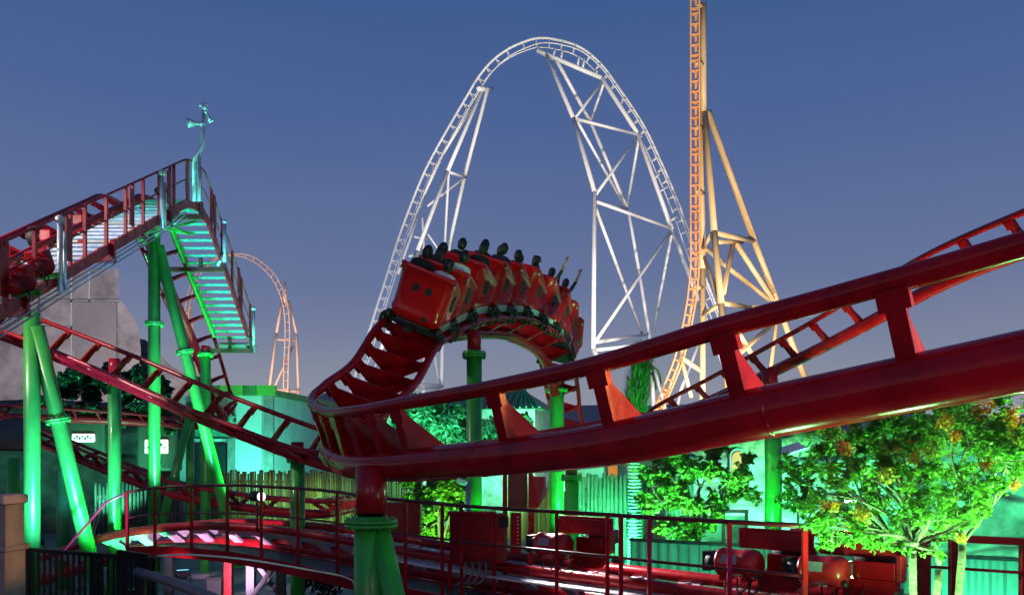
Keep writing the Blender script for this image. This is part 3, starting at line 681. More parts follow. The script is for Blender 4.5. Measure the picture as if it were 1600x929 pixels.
# ------------------------------------------------------------------ the arched service track, its walkway and drives
BT = Track([(-20, 905, 20.5, 0, 0), (60, 880, 19.6, 0, 0), (140, 853, 18.8, 0, 0), (220, 830, 18.1, 0, 0), (330, 818, 17.4, 0, 0), (450, 823, 16.5, 0, 0), (550, 836, 15.6, 0, 0), (700, 862, 14.2, 0, 0), (850, 884, 12.9, 0, 0), (1000, 902, 11.7, 0, 0), (1250, 932, 10.1, 0, 0), (1500, 958, 8.9, 0, 0), (1900, 990, 7.4, 0, 0)], 1.05, .2)
LAV = mat('pale_tie_paint', (.58, .44, .52), .4, var=.15, scale=3)
BL = (BT.n-1)*BT.step
make_track(BT, 'service_track', 'low red track arching over the paving and running past the drive motors', RED, .40, .085, .15, [.4+i*.8 for i in range(60) if .4+i*.8 < BL-.2], .30, 16, 14, tiem=LAV)
def bt_d(x):
    return min(range(BT.n), key=lambda i: abs(CX+F*BT.p[i].x/BT.p[i].y-x))*BT.step
# pale plates beside the rails on the straight
i0 = int(bt_d(600)/BT.step)
pl = thing('walk_plate', 'pale steel plates lying along both sides of the straight service track', 'walkway plate', BT.p[i0])
for x0, x1, z in ((.62, .86, -.10), (-.90, -.64, -.16)):
    mb = MB(); A = [BT.off(i, x0, z) for i in range(i0, BT.n)]; B = [BT.off(i, x1, z) for i in range(i0, BT.n)]
    dn = Vector((0, 0, -.03)); rg = [[a, b, b+dn, a+dn] for a, b in zip(A, B)]
    mb.rings(rg, True, smooth=False).build('plate', WSTRIP, pl)
# dark supports under the arch
for px, lab in ((262, 'first'), (352, 'second'), (395, 'third'), (440, 'fourth')):
    q = BT.at(bt_d(px))[0]
    t = thing('track_post', 'dark steel post under the arched service track, %s from the left' % lab, 'track post', (q.x, q.y, 0), 'posts under the arched track')
    MB().box((q.x, q.y, (q.z-.55)/2), (.16, .16, q.z-.55)).build('post', STEEL if px != 352 else RED, t)
    if px in (395, 440):
        sx = 1 if px == 395 else -1
        MB().beam((q.x+sx*.06, q.y-.02, q.z-.7), (q.x+sx*.62, q.y-.02, .25), .09, .09).build('brace', STEEL, t)
    MB().box((q.x, q.y, .02), (.34, .34, .04)).build('base_plate', STEEL, t)
for px in (620, 760, 940, 1120, 1330):
    q = BT.at(bt_d(px))[0]
    t = thing('track_post', 'red steel post under the straight service track near column %s' % {620: 'with the wide flange', 760: 'behind the red cabinet', 940: 'by the first drive motor', 1120: 'between the first two drive motors', 1330: 'by the last drive motor'}[px], 'track post', (q.x, q.y, 0), 'posts under the straight track')
    MB().box((q.x, q.y, (q.z-.5)/2), (.18, .18, q.z-.5)).build('post', RED, t)
    MB().box((q.x, q.y, .02), (.34, .34, .04)).build('base_plate', STEEL, t)
# walkway on the near side
off_in, off_out = -1.0, -1.75                               # track runs left to right, camera on its right hand side
sgn = 1 if BT.off(int(bt_d(700)/.2), 1, 0).y < BT.off(int(bt_d(700)/.2), -1, 0).y else -1
iw = 0
ww = thing('service_walkway', 'dark service walkway with thin red handrail along the near side of the arched track', 'walkway', BT.p[iw])
st = lambda i, x, z: BT.off(i, sgn*x, 0)+Vector((0, 0, z))
iw = min(range(BT.n), key=lambda j: abs(CX+F*st(j, 1.7, 0).x/st(j, 1.7, 0).y-205)); ww.location = BT.p[iw]
rng = list(range(iw, BT.n))
mb = MB(); mb.rings([[st(i, .95, -.32), st(i, 1.7, -.32), st(i, 1.7, -.36), st(i, .95, -.36)] for i in rng], True, smooth=False).build('deck', STEEL, ww)
for x in (.95, 1.7): MB().rings([[st(i, x-.03, -.30), st(i, x+.03, -.30), st(i, x+.03, -.50), st(i, x-.03, -.50)] for i in rng], True, smooth=False).build('edge_beam', REDD, ww)
i_end = min(rng, key=lambda j: abs(CX+F*st(j, 1.7, 0).x/st(j, 1.7, 0).y-1256)); hr = [i for i in rng if i <= i_end]
hz_ = lambda i: .76+.24*min(1, (i-iw)*BT.step/5.5)
MB().tube([st(i, 1.7, hz_(i)) for i in hr], .026, 10).build('top_rail', REDK, ww)
MB().tube([st(i, 1.7, hz_(i)-.5) for i in hr], .018, 8).build('mid_rail', REDK, ww)
MB().tube([st(iw, 1.7, .76), st(max(0, iw-3), 1.7, .60), st(max(0, iw-9), 1.7, -.35)], .026, 8).build('top_rail', REDK, ww)
for px in (200, 245, 300, 355, 405, 470, 530, 640, 690, 720, 862, 948, 975, 1025, 1132, 1255):
    i = int(bt_d(px+0)/BT.step)
    # nearest station whose rail point is seen at this column
    i = min(rng, key=lambda j: abs(CX+F*st(j, 1.7, 0).x/st(j, 1.7, 0).y-px)); a = st(i, 1.72, -.36)
    hh = hz_(i)+.36; MB().box(a+Vector((0, 0, hh/2)), (.047, .047, hh)).build('post', REDD, ww)
# second handrail on the far side
fr = thing('far_handrail', 'red square-posted handrail beyond the service track, behind the flowering tree', 'handrail', P(1240, 835, 12))
fx = [(1235, 11.6), (1490, 10.6), (1640, 10.0), (1800, 9.6)]
ft = lambda z: [Vector(((x-CX)*d/F, d, z)) for x, d in fx]
for a, b in zip(ft(2.02), ft(2.02)[1:]): MB().beam(a, b, .09, .09).build('top_rail', RED, fr)
for z in (1.64, 1.25):
    for a, b in zip(ft(z), ft(z)[1:]): MB().beam(a, b, .035, .035).build('mid_rail', RED, fr)
for x, d in ((1240, 11.6), (1262, 11.5), (1385, 11), (1432, 10.8), (1447, 10.76), (1489, 10.6), (1600, 10.2)):
    q = g(x, d); MB().box((q.x, q.y, 1.0), (.085, .085, 2.0)).build('post', RED, fr)
# drives
def make_lift_motor():
    t = thing('lift_motor', 'x', 'lift motor'); mb = MB(); r = .17
    mb.rings([[Vector((.02*math.cos(0)+r*f*math.cos(2*math.pi*k/24), y, r*f*math.sin(2*math.pi*k/24))) for k in range(24)] for y, f in ((.32, .6), (.30, .95), (.26, 1), (.24, .93), (-.06, .93), (-.08, 1), (-.16, .98), (-.22, .8), (-.25, .45))]); m_ = mb.build('motor', RED, t)
    for k in range(5): MB().cyl((.02, -.03+.05*k, 0), (.02, -.015+.05*k, 0), r*1.02, 24).build('fin', RED, m_)
    MB().box((.02, .05, .19), (.13, .16, .08), bev=.01).build('terminal_box', RED, m_)
    MB().box((0, .05, -.18), (.30, .34, .05)).box((-.05, .30, -.22), (.5, .06, .12)).build('bracket', GRN, t)
    MB().box((-.25, .42, .10), (.50, .22, .42), bev=.02).build('gearbox', RED, t)
    for k in range(2): MB().tube([(.12, -.1+.1*k, .14), (.22, -.12+.1*k, .0), (.20, -.1+.1*k, -.22), (.1, 0, -.34)], .014, 6).build('cable', BLACK, t)
    return t
LABEL = mat('grey_plate', (.35, .30, .36), .5, var=.2, scale=30)
def make_drive():
    t = thing('drive_unit', 'x', 'drive unit')
    MB().box((.22, .12, .29), (.94, .06, .25), bev=.008).box((.22, .075, .29), (.88, .05, .18)).build('back_plate', RED, t)
    MB().box((.44, .02, .04), (.46, .22, .20), bev=.01).poly([Vector((.10, -.02, -.06)), Vector((.68, -.02, -.06)), Vector((.68, -.02, -.18)), Vector((.56, -.02, -.28)), Vector((.10, -.02, -.28))], .16, (0, 1, 0)).build('gearbox', REDD, t)
    MB().box((.70, .04, .08), (.05, .20, .30), bev=.006).build('end_bracket', RED, t)
    for x in (.02, .27): MB().beam((x, .08, .22), (x, .08, .34), .022, .03).build('bracket', LSTEEL, t)
    mb = MB(); r = .18; xs_ = [(-.30, .6), (-.29, .93), (-.25, .98), (-.245, .92), (.02, .92), (.04, .98), (.10, 1), (.17, .95), (.215, .78), (.235, .45)]
    mb.rings([[Vector((x, -.28+r*f*math.cos(2*math.pi*k/28), .02+r*f*math.sin(2*math.pi*k/28))) for k in range(28)] for x, f in xs_]); m_ = mb.build('motor', mat('lit_motor_paint', (.55, .012, .016), .3, var=.15, scale=5, spec=.5), t)  # brighter red stands in for light falling on the motor
    for x in (-.21, -.02): mb = MB(); mb.tube([(x-.008, -.28, .02), (x+.008, -.28, .02)], .158, 28).build('band', RED, m_)
    MB().box((-.10, -.435, .075), (.20, .02, .11), Matrix.Rotation(R(-18), 3, 'X')).build('name_plate', LABEL, m_)
    MB().cyl((.22, -.40, -.10), (.27, -.40, -.10), .03, 12).build('cable_gland', STEEL, m_)
    mb = MB()
    for sx in (-.2, .08): mb.box((sx, -.28, -.16), (.08, .26, .05))
    mb.build('foot', RED, m_)
    for k in range(3):
        x = -.22+.16*k; MB().tube([(x, -.30, -.15), (x+.03, -.36, -.30), (x+.12, -.30, -.38), (x+.22, -.22, -.30), (x+.28, -.18, -.16)], .011, 6).build('cable', BLACK, t)
    MB().tube([(.12, -.3, -.16), (.13, -.42, -.40), (.15, -.46, -1.05)], .011, 6).build('cable', BLACK, t)
    MB().tube([(-.44, -.30, .02), (-.30, -.30, .02)], .10, 16).box((-.46, -.26, .02), (.10, .18, .24), bev=.01).build('end_bell', BLACK, t)
    mb = MB(); c = Vector((.3, .42, .12))
    mb.rings([[c+Vector((.26*f*math.cos(a*math.pi/12), .26*f*math.sin(a*math.pi/12), dz)) for a in range(24)] for dz, f in ((-.10, .8), (-.07, .97), (.07, .97), (.10, .8))]); mb.build('tyre', BLACK, t)
    return t
dr0 = make_drive()
for k, (px, py, d, lab, sc) in enumerate(((888, 851, 11.4, 'red drive motor with end cap on its bracket, beside the tall brown panel', .95), (1178, 879, 9.8, 'red drive motor on its bracket, behind the end of the dark handrail', .97), (1308, 890, 9.2, 'red drive motor on its bracket, below the flowering branches', .95))):
    o = dr0 if k == 0 else copy_tree(dr0)
    q = P(px, py, d); o.location = q; tt = BT.at(bt_d(px))[1]
    o.rotation_euler = (0, 0, math.atan2(tt.y, tt.x)); o.scale = (sc, sc, sc); tag(o, lab, 'drive unit', 'drive motors along the service track')
lm0 = make_lift_motor()
for k, (px, py, d, lab) in enumerate(((58, 420, 14.6, 'red lift motor on the walkway edge, upper one at the left'), (28, 446, 13.9, 'red lift motor on the walkway edge, lower one at the frame edge'))):
    o = lm0 if k == 0 else copy_tree(lm0); o.location = P(px, py, d); o.rotation_euler = (R(26), 0, R(-14)); o.scale = (.84,)*3; tag(o, lab, 'lift motor', 'lift drive motors')
# boxes and cabinets along the walkway
t = thing('control_cabinet', 'large dark red steel cabinet with lid and cables on the walkway', 'cabinet', P(735, 870, 12.6))
q = P(738, 838, 12.6)
MB().box(q, (.66, .36, .70), bev=.01).build('body', REDD, t)
MB().box(q+Vector((0, -.19, -.02)), (.58, .02, .56), bev=.006).build('door', REDD, t)
MB().box(q+Vector((0, -.02, .37)), (.72, .44, .05), bev=.01).build('lid', REDD, t)
MB().box(q+Vector((.42, .05, -.02)), (.18, .30, .74), bev=.01).build('side_box', RED, t)
for sx in (-.33, .33): MB().box(q+Vector((sx, -.1, -.62)), (.06, .06, .60)).build('leg', REDD, t)
for k in range(4):
    x = -.1+.1*k; MB().tube([q+Vector((x, -.1, -.34)), q+Vector((x+.02, -.14, -.5)), q+Vector((x-.06, -.14, -.66)), q+Vector((x-.16, -.1, -.72))], .018, 8).build('cable', mat('grey_cable', (.25, .22, .22), .5), t)
t = thing('notice_panel', 'tall brown panel held between two red posts behind the cabinet', 'panel', P(806, 850, 13.2))
a, b = P(789, 740, 13.2), P(829, 740, 13.2)
for q in (a, b): MB().box((q.x, q.y, 1.85), (.075, .075, 2.3)).build('post', RED, t)
MB().box(((a.x+b.x)/2, a.y+.02, 2.56), (b.x-a.x-.09, .04, .62)).build('board', BROWN, t)
t = thing('splash_plate', 'bright red bent steel plate right of the tall brown panel', 'steel plate', P(845, 768, 13.9))
q = [P(832, 744, 13.9), P(852, 744, 14.1), P(854, 770, 14.1), P(842, 792, 13.9), P(832, 794, 13.9)]
MB().poly(q, .03, (0, 1, 0)).build('plate', RED, t)
MB().beam(P(832, 742, 13.95), P(832, 862, 13.95), .06, .06).build('post', RED, t)
t = thing('perforated_post', 'perforated dark red post with bolt holes below the brown panel', 'post', P(805, 860, 12.5))
q = P(806, 832, 12.5); MB().box(q, (.16, .05, .60)).build('post', REDD, t)
for k in range(9): MB().cyl(q+Vector((.03, -.03, .24-.055*k)), q+Vector((.03, -.024, .24-.055*k)), .012, 8).build('bolt', LSTEEL, t)
MB().box(q+Vector((-.17, 0, .17)), (.12, .12, .16), bev=.01).build('junction_box', BLACK, t)
t = thing('red_box', 'plain red steel box on the track edge right of the flanged column', 'box', P(635, 815, 13.8))
q = P(632, 808, 13.8); MB().box(q, (.55, .3, .52), bev=.012).build('body', RED, t); MB().box(q+Vector((.02, -.16, .02)), (.44, .02, .40), bev=.004).build('door', RED, t)
t = thing('valve', 'small red handle valve on a green stub at the bottom right', 'valve', P(1398, 905, 9.6))
q = P(1398, 905, 9.6); MB().cyl(q+Vector((-.12, 0, .02)), q+Vector((.06, 0, .02)), .035, 12).cyl(q+Vector((.05, 0, .02)), q+Vector((.1, 0, .02)), .06, 14).build('handle', RED, t); MB().cyl(P(1402, 960, 9.6), P(1402, 918, 9.6), .07, 14).build('pipe', GRN, t)
t = thing('spot_lamp', 'small black spotlight with glowing white lens on the arched walkway rail', 'spotlight', P(404, 775, 16.0))
q = P(402, 775, 15.6); mb = MB(); mb.cyl(q+Vector((-.12, .12, 0)), q+Vector((.08, -.04, 0)), .10, 16).build('body', BLACK, t)
MB().cyl(q+Vector((.085, -.044, 0)), q+Vector((.10, -.056, 0)), .085, 16).build('lens', mat('white_glow', (1, 1, 1), .3, emit=(1, .97, .93), es=2.2), t); MB().cyl(q+Vector((0, 0, -.1)), q+Vector((0, 0, -.65)), .02, 8).build('stem', STEEL, t)
# cctv post
t = thing('cctv_post', 'slim steel post with white camera beside the column under the train', 'camera post', P(731, 800, 15))
MB().tube([g(731, 15), P(731, 752, 15)], .045, 12).build('pole', LSTEEL, t); MB().box(P(722, 752, 14.9), (.20, .11, .10), Matrix.Rotation(R(20), 3, 'Y'), bev=.02).build('camera', WHITE, t)

# ------------------------------------------------------------------ foreground: pillar, picket fence, rope, stair rail
def mosaic():
    m = mat('mosaic_tiles', (.4, .3, .2), .35); t = m.node_tree; b = t.nodes['Principled BSDF']
    g_ = t.nodes.new('ShaderNodeNewGeometry'); v = t.nodes.new('ShaderNodeTexVoronoi'); v.inputs['Scale'].default_value = 8.5; v.inputs['Randomness'].default_value = .35
    t.links.new(g_.outputs['Position'], v.inputs['Vector'])
    r = t.nodes.new('ShaderNodeValToRGB'); r.color_ramp.interpolation = 'CONSTANT'; cs = [(.55, .30, .08), (.35, .03, .02), (.08, .12, .30), (.6, .55, .5), (.55, .26, .06), (.25, .22, .24)]
    e = r.color_ramp.elements; e[0].color = (*cs[0], 1); e[1].position = .84; e[1].color = (*cs[5], 1)
    for k in range(1, 5):
        q = e.new(k/6); q.color = (*cs[k], 1)
    s_ = t.nodes.new('ShaderNodeSeparateColor'); t.links.new(v.outputs['Color'], s_.inputs[0]); t.links.new(s_.outputs[0], r.inputs[0])
    v2 = t.nodes.new('ShaderNodeTexVoronoi'); v2.feature = 'DISTANCE_TO_EDGE'; v2.inputs['Scale'].default_value = 8.5; v2.inputs['Randomness'].default_value = .35; t.links.new(g_.outputs['Position'], v2.inputs['Vector'])
    mr = t.nodes.new('ShaderNodeMapRange'); mr.inputs['From Max'].default_value = .09; t.links.new(v2.outputs[0], mr.inputs['Value'])
    mx = t.nodes.new('ShaderNodeMix'); mx.data_type = 'RGBA'; mx.inputs['A'].default_value = (.22, .2, .2, 1); t.links.new(r.outputs[0], mx.inputs['B']); t.links.new(mr.outputs[0], mx.inputs['Factor'])
    t.links.new(mx.outputs['Result'], b.inputs['Base Color']); return m
x1 = P(9, 0, 7).x; x0 = x1-1.1; STONE = mat('grey_render', (.24, .205, .21), .8, var=.2, scale=4, bump=.3, bscale=30)
t = thing('mosaic_pillar', 'stone pillar with round mosaic tiles and pale cap at the left edge', 'pillar', (x1-.5, 7.5, .98))
xc = (x0+x1)/2
MB().box((xc, 7.16, 1.62), (1.08, .30, 1.28), bev=.012).build('shaft', STONE, t)
MB().box((xc, 7.16, 2.675), (1.10, .36, .08), bev=.02).build('cap', CONC, t)
MB().box((xc, 7.16, 2.255), (1.13, .36, .05), bev=.015).build('ledge', STONE, t)
MB().box((xc, 7.16, 2.455), (1.06, .27, .35)).build('neck', STONE, t)
MB().box((xc-.02, 7.02, 2.455), (.96, .03, .31), bev=.008).build('mosaic_band', mosaic(), t)
fz = lambda x0, y0, d0, x1, y1, d1, n: [P(x0, y0, d0).lerp(P(x1, y1, d1), k/n) for k in range(n+1)]
BLK = mat('black_iron', (.014, .014, .015), .45, metal=.4, var=.3, scale=9)
t = thing('picket_fence', 'low black iron picket fence beside the mosaic pillar', 'fence', (-5.4, 8.9, .98))
top = fz(42, 858, 8.8, 240, 872, 9.0, 22)
MB().beam(top[0], top[-1], .05, .04).build('top_rail', BLK, t); MB().beam(top[0]-Vector((0, 0, .92)), top[-1]-Vector((0, 0, .92)), .04, .04).build('bottom_rail', BLK, t)
mb = MB()
for p_ in top: mb.box(p_-Vector((0, 0, .5)), (.022, .022, .98))
mb.build('pickets', BLK, t)
for p_ in (top[0], top[12], top[-1]): MB().box((p_.x, p_.y, (p_.z+.98)/2), (.06, .06, p_.z-.96)).build('post', BLK, t)
top = fz(248, 876, 9.1, 330, 930, 7.6, 10)
t = thing('stair_rail', 'dark grey sloping stair rail below the white rope', 'handrail', (-3.4, 8.4, .98))
MB().tube([P(214, 893, 8.6), P(260, 905, 8.2), P(330, 932, 7.6), P(380, 955, 7.2)], .05, 12).build('rail', mat('grey_rail', (.16, .15, .17), .4), t)
for p_ in (P(222, 897, 8.55), P(330, 934, 7.6)): MB().box((p_.x, p_.y, (p_.z+.98)/2), (.07, .07, p_.z-.98)).build('post', BLK, t)
t = thing('gate_panel', 'black slatted gate panel between picket fence and white rope', 'gate', (-3.9, 9.0, .98))
a, b = P(188, 866, 8.9), P(236, 873, 8.9); mb = MB()
for k in range(8):
    q = a.lerp(b, k/7); mb.box((q.x, q.y-.05, (q.z+.98)/2), (.035, .02, q.z-.98))
mb.build('slats', BLK, t); MB().beam(a-Vector((0, .05, -.03)), b-Vector((0, .05, -.03)), .04, .06).build('frame', BLK, t)
for px, pyt, lab in ((255, 868, 'left'), (398, 874, 'middle'), (562, 890, 'right')):
    q = P(px, pyt, 9.2)
rp = [P(245, 868, 9.1), P(300, 866, 9.2), P(390, 874, 9.4), P(480, 889, 9.6), P(540, 901, 9.7), P(556, 916, 9.7), P(560, 960, 9.7)]
tag(MB().tube([Vector(q[:3]) for q in spline([tuple(p) for p in rp], .08)], .011, 8).build('rope', mat('white_rope', (.62, .64, .7), .7)), 'thin white rope hanging from the picket fence to the thick column', 'rope')
t = thing('litter_bin', 'dark square bin standing on the paving under the arched track', 'bin', g(338, 18.3))
q = g(338, 17.6); MB().box((q.x, q.y, .27), (.32, .32, .54), bev=.015).build('body', BLACK, t); MB().box((q.x, q.y, .555), (.35, .35, .03), bev=.008).build('lid', STEEL, t)

# ------------------------------------------------------------------ fences behind
BAM = mat('bamboo', (.36, .22, .09), .7, leaf=[(.10, .045, .025), (.30, .17, .07), (.20, .10, .05), (.42, .30, .14), (.14, .07, .035)], trans=.02)
def bamboo(name, label, x0, x1, d0, d1, hgt, m, seed, step=.11):
    a, b = g(x0, d0), g(x1, d1); L = (b-a).length; n = int(L/step); rr = random.Random(seed); t = thing(name, label, 'fence', a)
    mb = MB(); mb.rnd = []; u = (b-a).normalized(); back = Vector((-u.y, u.x, 0))
    for k in range(n+1):
        q = a.lerp(b, k/n)+back*rr.uniform(-.02, .02); hh = hgt+rr.uniform(-.10, .10); r = step*rr.uniform(.40, .52)
        mb.tube([q, q+Vector((rr.uniform(-.02, .02), 0, hh))], r, 7); mb.rnd += [rr.random()]*9
    mb.build('canes', m, t)
    for z in (.4, hgt-.45): MB().beam(a+back*.1+Vector((0, 0, z)), b+back*.1+Vector((0, 0, z)), .06, .10).build('rail', BROWN, t)
    k = 0
    while k*2.4 < L:
        q = a+u*k*2.4+back*.18; MB().tube([q, q+Vector((0, 0, hgt))], .06, 8).build('post', BROWN, t); k += 1
    return t
bamboo('bamboo_fence', 'tall bamboo cane fence in front of the turquoise wall', 335, 790, 37, 36, 2.55, BAM, 1)
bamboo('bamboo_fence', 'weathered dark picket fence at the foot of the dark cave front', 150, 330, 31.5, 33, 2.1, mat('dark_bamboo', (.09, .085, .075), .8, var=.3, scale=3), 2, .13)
bamboo('bamboo_fence', 'bamboo cane fence behind the columns, brown and lit green at its right', 790, 912, 33, 28, 2.0, BAM, 3)
bamboo('bamboo_fence', 'pale picket fence lit bright green behind the palm trunk', 900, 1080, 27, 25, 2.55, mat('pale_bamboo', (.30, .33, .20), .7, var=.2, scale=3, bump=.2), 4, .14)
CORR = mat('pale_cladding', (.20, .27, .25), .55, var=.12, scale=2)
t = thing('low_cladding_wall', 'low ribbed metal wall lit green behind the drive motors', 'wall', g(1000, 15.5))
a, b = g(985, 16.5), g(1720, 12.6); mb = MB(); n = 150; u = (b-a).normalized(); bk = Vector((-u.y, u.x, 0))
lo = [a.lerp(b, k/n)+bk*(.02 if (k//2) % 2 else -.02) for k in range(n+1)]
for k in range(n):
    p_, q_ = lo[k], lo[k+1]; i = len(mb.v); mb.v += [p_, q_, q_+Vector((0, 0, 1.42)), p_+Vector((0, 0, 1.42))]; mb.face((i, i+1, i+2, i+3))
mb.build('ribbed_sheet', CORR, t); MB().beam(a+Vector((0, 0, 1.45)), b+Vector((0, 0, 1.45)), .12, .06).build('capping', STEEL, t); MB().beam(a+bk*.1+Vector((0, 0, .7)), b+bk*.1+Vector((0, 0, .7)), .08, 1.38).build('backing', CONC, t)
t = thing('glazed_screen', 'dark framed glass screen standing in front of the white lit rock wall', 'glass screen', P(1140, 850, 19))
GL = mat('dim_glass', (.10, .22, .20), .15, var=.2)
for x0, x1 in ((1092, 1128), (1132, 1164)):
    a, b = P(x0, 800, 19), P(x1, 800, 19)
    MB().box(((a.x+b.x)/2, 19, (a.z-.05+.1)/2), (b.x-a.x-.02, .03, a.z-.2)).build('pane', GL, t)
for x in (1090, 1130, 1166): q = P(x, 798, 19); MB().box((q.x, 19, q.z/2), (.07, .07, q.z)).build('frame', STEEL, t)
MB().beam(P(1088, 798, 19), P(1169, 798, 19), .08, .08).build('frame', STEEL, t)

# ------------------------------------------------------------------ buildings
WALLT = mat('painted_wall', (.52, .55, .55), .75, var=.12, scale=.6, bump=.12, bscale=6)
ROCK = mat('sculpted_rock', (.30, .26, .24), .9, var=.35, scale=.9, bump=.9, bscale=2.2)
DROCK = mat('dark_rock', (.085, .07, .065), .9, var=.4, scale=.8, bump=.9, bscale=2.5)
ROOFG = mat('green_roof_sheet', (.04, .26, .11), .5, var=.2, scale=1.5)
def lump(rings_n, fn, n=28): pass
# turquoise-lit building
t = thing('plain_building', 'pale plain building lit turquoise behind the bamboo fence with a striped green fascia', 'building', P(400, 700, 42))
zt = P(0, 617, 42).z
A0, A1, A2 = g(262, 42), g(428, 42), g(560, 56)
bkv = Vector((0, 9, 0)); up = Vector((0, 0, zt))
MB().rings([[A0, A1, A2, A2+bkv, A0+bkv], [q+up for q in (A0, A1, A2, A2+bkv, A0+bkv)]], True, smooth=False).build('wall', WALLT, t)
for i, (xa, xb, c) in enumerate(((305, 345, GRND), (346, 382, GRN), (383, 402, GRND), (403, 432, GRN))):
    a, b = g(xa, 41.9), g(xb, 41.9); z1 = zt+.45-.32*max(0, (xb-390)/40)
    MB().box(((a.x+b.x)/2, 41.8, zt+.22), (b.x-a.x, .3, .5)).build('fascia', c, t)
MB().beam(A1+Vector((0, -.1, zt+.1)), A2+Vector((0, -.1, zt+.1)), .3, .32).build('eave', GRND, t)
for x, wv in ((421, 14), (362, 10)):
    a = g(x, 41.85); MB().box((a.x, 41.82, zt/2), (wv*42/F, .24, zt)).build('pilaster', STONE, t)
dq = P(331, 745, 41.9); DOORM = mat('dark_doorway', (.012, .02, .022), .5)
MB().box((dq.x, 41.95, 1.9), (1.5, .25, 3.8)).build('door', DOORM, t)
a = P(350, 745, 41.9)
sq = P(338, 664, 41.7); SG = thing('wall_sign', 'green plaque with dark frame and two lines of writing on the turquoise wall', 'sign', sq)
MB().poly([P(*q, 41.6) for q in ((302, 642), (362, 642), (369, 649), (369, 676), (362, 685), (302, 685))], .12, (0, 1, 0)).build('frame', mat('sign_dark', (.03, .05, .03), .6), SG)
MB().poly([P(*q, 41.5) for q in ((305, 645), (360, 645), (365, 650), (365, 674), (360, 681), (305, 681))], .06, (0, 1, 0)).build('panel', mat('sign_green', (.12, .34, .22), .6, var=.2, scale=3), SG)
def text(s, loc, size, m, parent, name='lettering', rotz=0, ext=.012):
    cu = bpy.data.curves.new('t', 'FONT'); cu.body = s; cu.size = size; cu.align_x = 'CENTER'; cu.align_y = 'CENTER'; cu.extrude = ext
    o = bpy.data.objects.new('t', cu); col.objects.link(o); dg = bpy.context.evaluated_depsgraph_get(); me = bpy.data.meshes.new_from_object(o.evaluated_get(dg)); bpy.data.objects.remove(o)
    o = bpy.data.objects.new(name, me); col.objects.link(o); me.materials.append(m); o.parent = parent; o.location = Vector(loc)-WLOC(parent); o.rotation_euler = (R(90), 0, rotz); return o
PALE = mat('sign_letters', (.45, .42, .44), .6)
text('ZEBO C', P(343, 656, 41.45), .50, PALE, SG); text('POT', P(338, 668, 41.45), .50, PALE, SG)
# cave front with leafy top
t = thing('cave_front', 'dark sculpted rock cave front with two lit entrances under a leafy canopy', 'building', g(140, 34))
rr = random.Random(5)
def rockwall(x0, x1, d0, d1, z0, z1, name, m, parent, nx=46, nz=22, amp=.55, fr_=.5, thick=2.5, dome=0, strata=0):
    mb = MB(); a, b = g(x0, d0), g(x1, d1); u = (b-a).normalized(); nv = Vector((u.y, -u.x, 0))
    if nv.y > 0: nv = -nv
    for j in range(nz+1):
        for i in range(nx+1):
            q = a.lerp(b, i/nx); zz = z0+(z1-z0)*j/nz
            e = math.sin(math.pi*i/nx)**.5 if dome else 1
            if dome: zz = z0+(z1-z0)*(j/nz)*(1-dome+dome*e)
            k = noise.noise(Vector((q.x*fr_, q.y*fr_, zz*fr_*1.6)))+.5*noise.noise(Vector((q.x*fr_*2.7, q.y, zz*fr_*4)))
            roll = -(max(0, j/nz-.72)/.28)**2*1.4; k -= strata*abs(math.sin(zz*2.3+1.6*noise.noise(Vector((q.x*.25, zz*.4, 2)))))**10
            mb.v.append(q+nv*(k*amp+roll)+Vector((0, 0, zz+k*amp*.3*(j > 0))))
    for j in range(nz):
        for i in range(nx):
            p_ = j*(nx+1)+i; mb.face((p_, p_+1, p_+nx+2, p_+nx+1), True)
    base = len(mb.v)                                         # back and top so the wall has depth
    for i in range(nx+1): q = mb.v[nz*(nx+1)+i].copy(); mb.v.append(q-nv*thick+Vector((0, 0, -.3)))
    for i in range(nx+1): q = a.lerp(b, i/nx)-nv*thick; mb.v.append(Vector((q.x, q.y, z0)))
    for i in range(nx):
        p_ = nz*(nx+1)+i; mb.face((p_, p_+1, base+i+1, base+i), True); mb.face((base+i, base+i+1, base+nx+2+i, base+nx+1+i))
    return mb.build(name, m, parent)
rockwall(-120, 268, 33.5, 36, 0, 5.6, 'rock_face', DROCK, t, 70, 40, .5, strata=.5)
GLOW = mat('sign_glow', (1, 1, .95), .4, emit=(1, .96, .86), es=1.05); FRAMED = mat('dark_wood', (.03, .028, .015), .6)
for (xa, ya, xb, yb, d) in ((112, 677, 147, 690, 32.2), (226, 686, 262, 708, 32.6)):
    a, b = P(xa, ya, d), P(xb, yb, d); cx_, cz_ = (a.x+b.x)/2, (a.z+b.z)/2; W_, H_ = b.x-a.x, a.z-b.z
    f = MB().box((cx_, d+.35, cz_-.05), (W_+.75, .5, H_+1.3), bev=.12).build('entrance_surround', FRAMED, t)
    MB().box((cx_, d+.05, cz_), (W_, .14, H_), bev=.05).build('lit_panel', GLOW, f)
    mk = MB()
    for k in range(7): mk.box((cx_-W_*.36+W_*.12*k, d-.03, cz_+H_*(.12 if k % 2 else -.08)), (.07, .02, .13 if k % 3 else .07))
    mk.build('sign_marks', mat('sign_ink', (.05, .045, .04), .6), f)
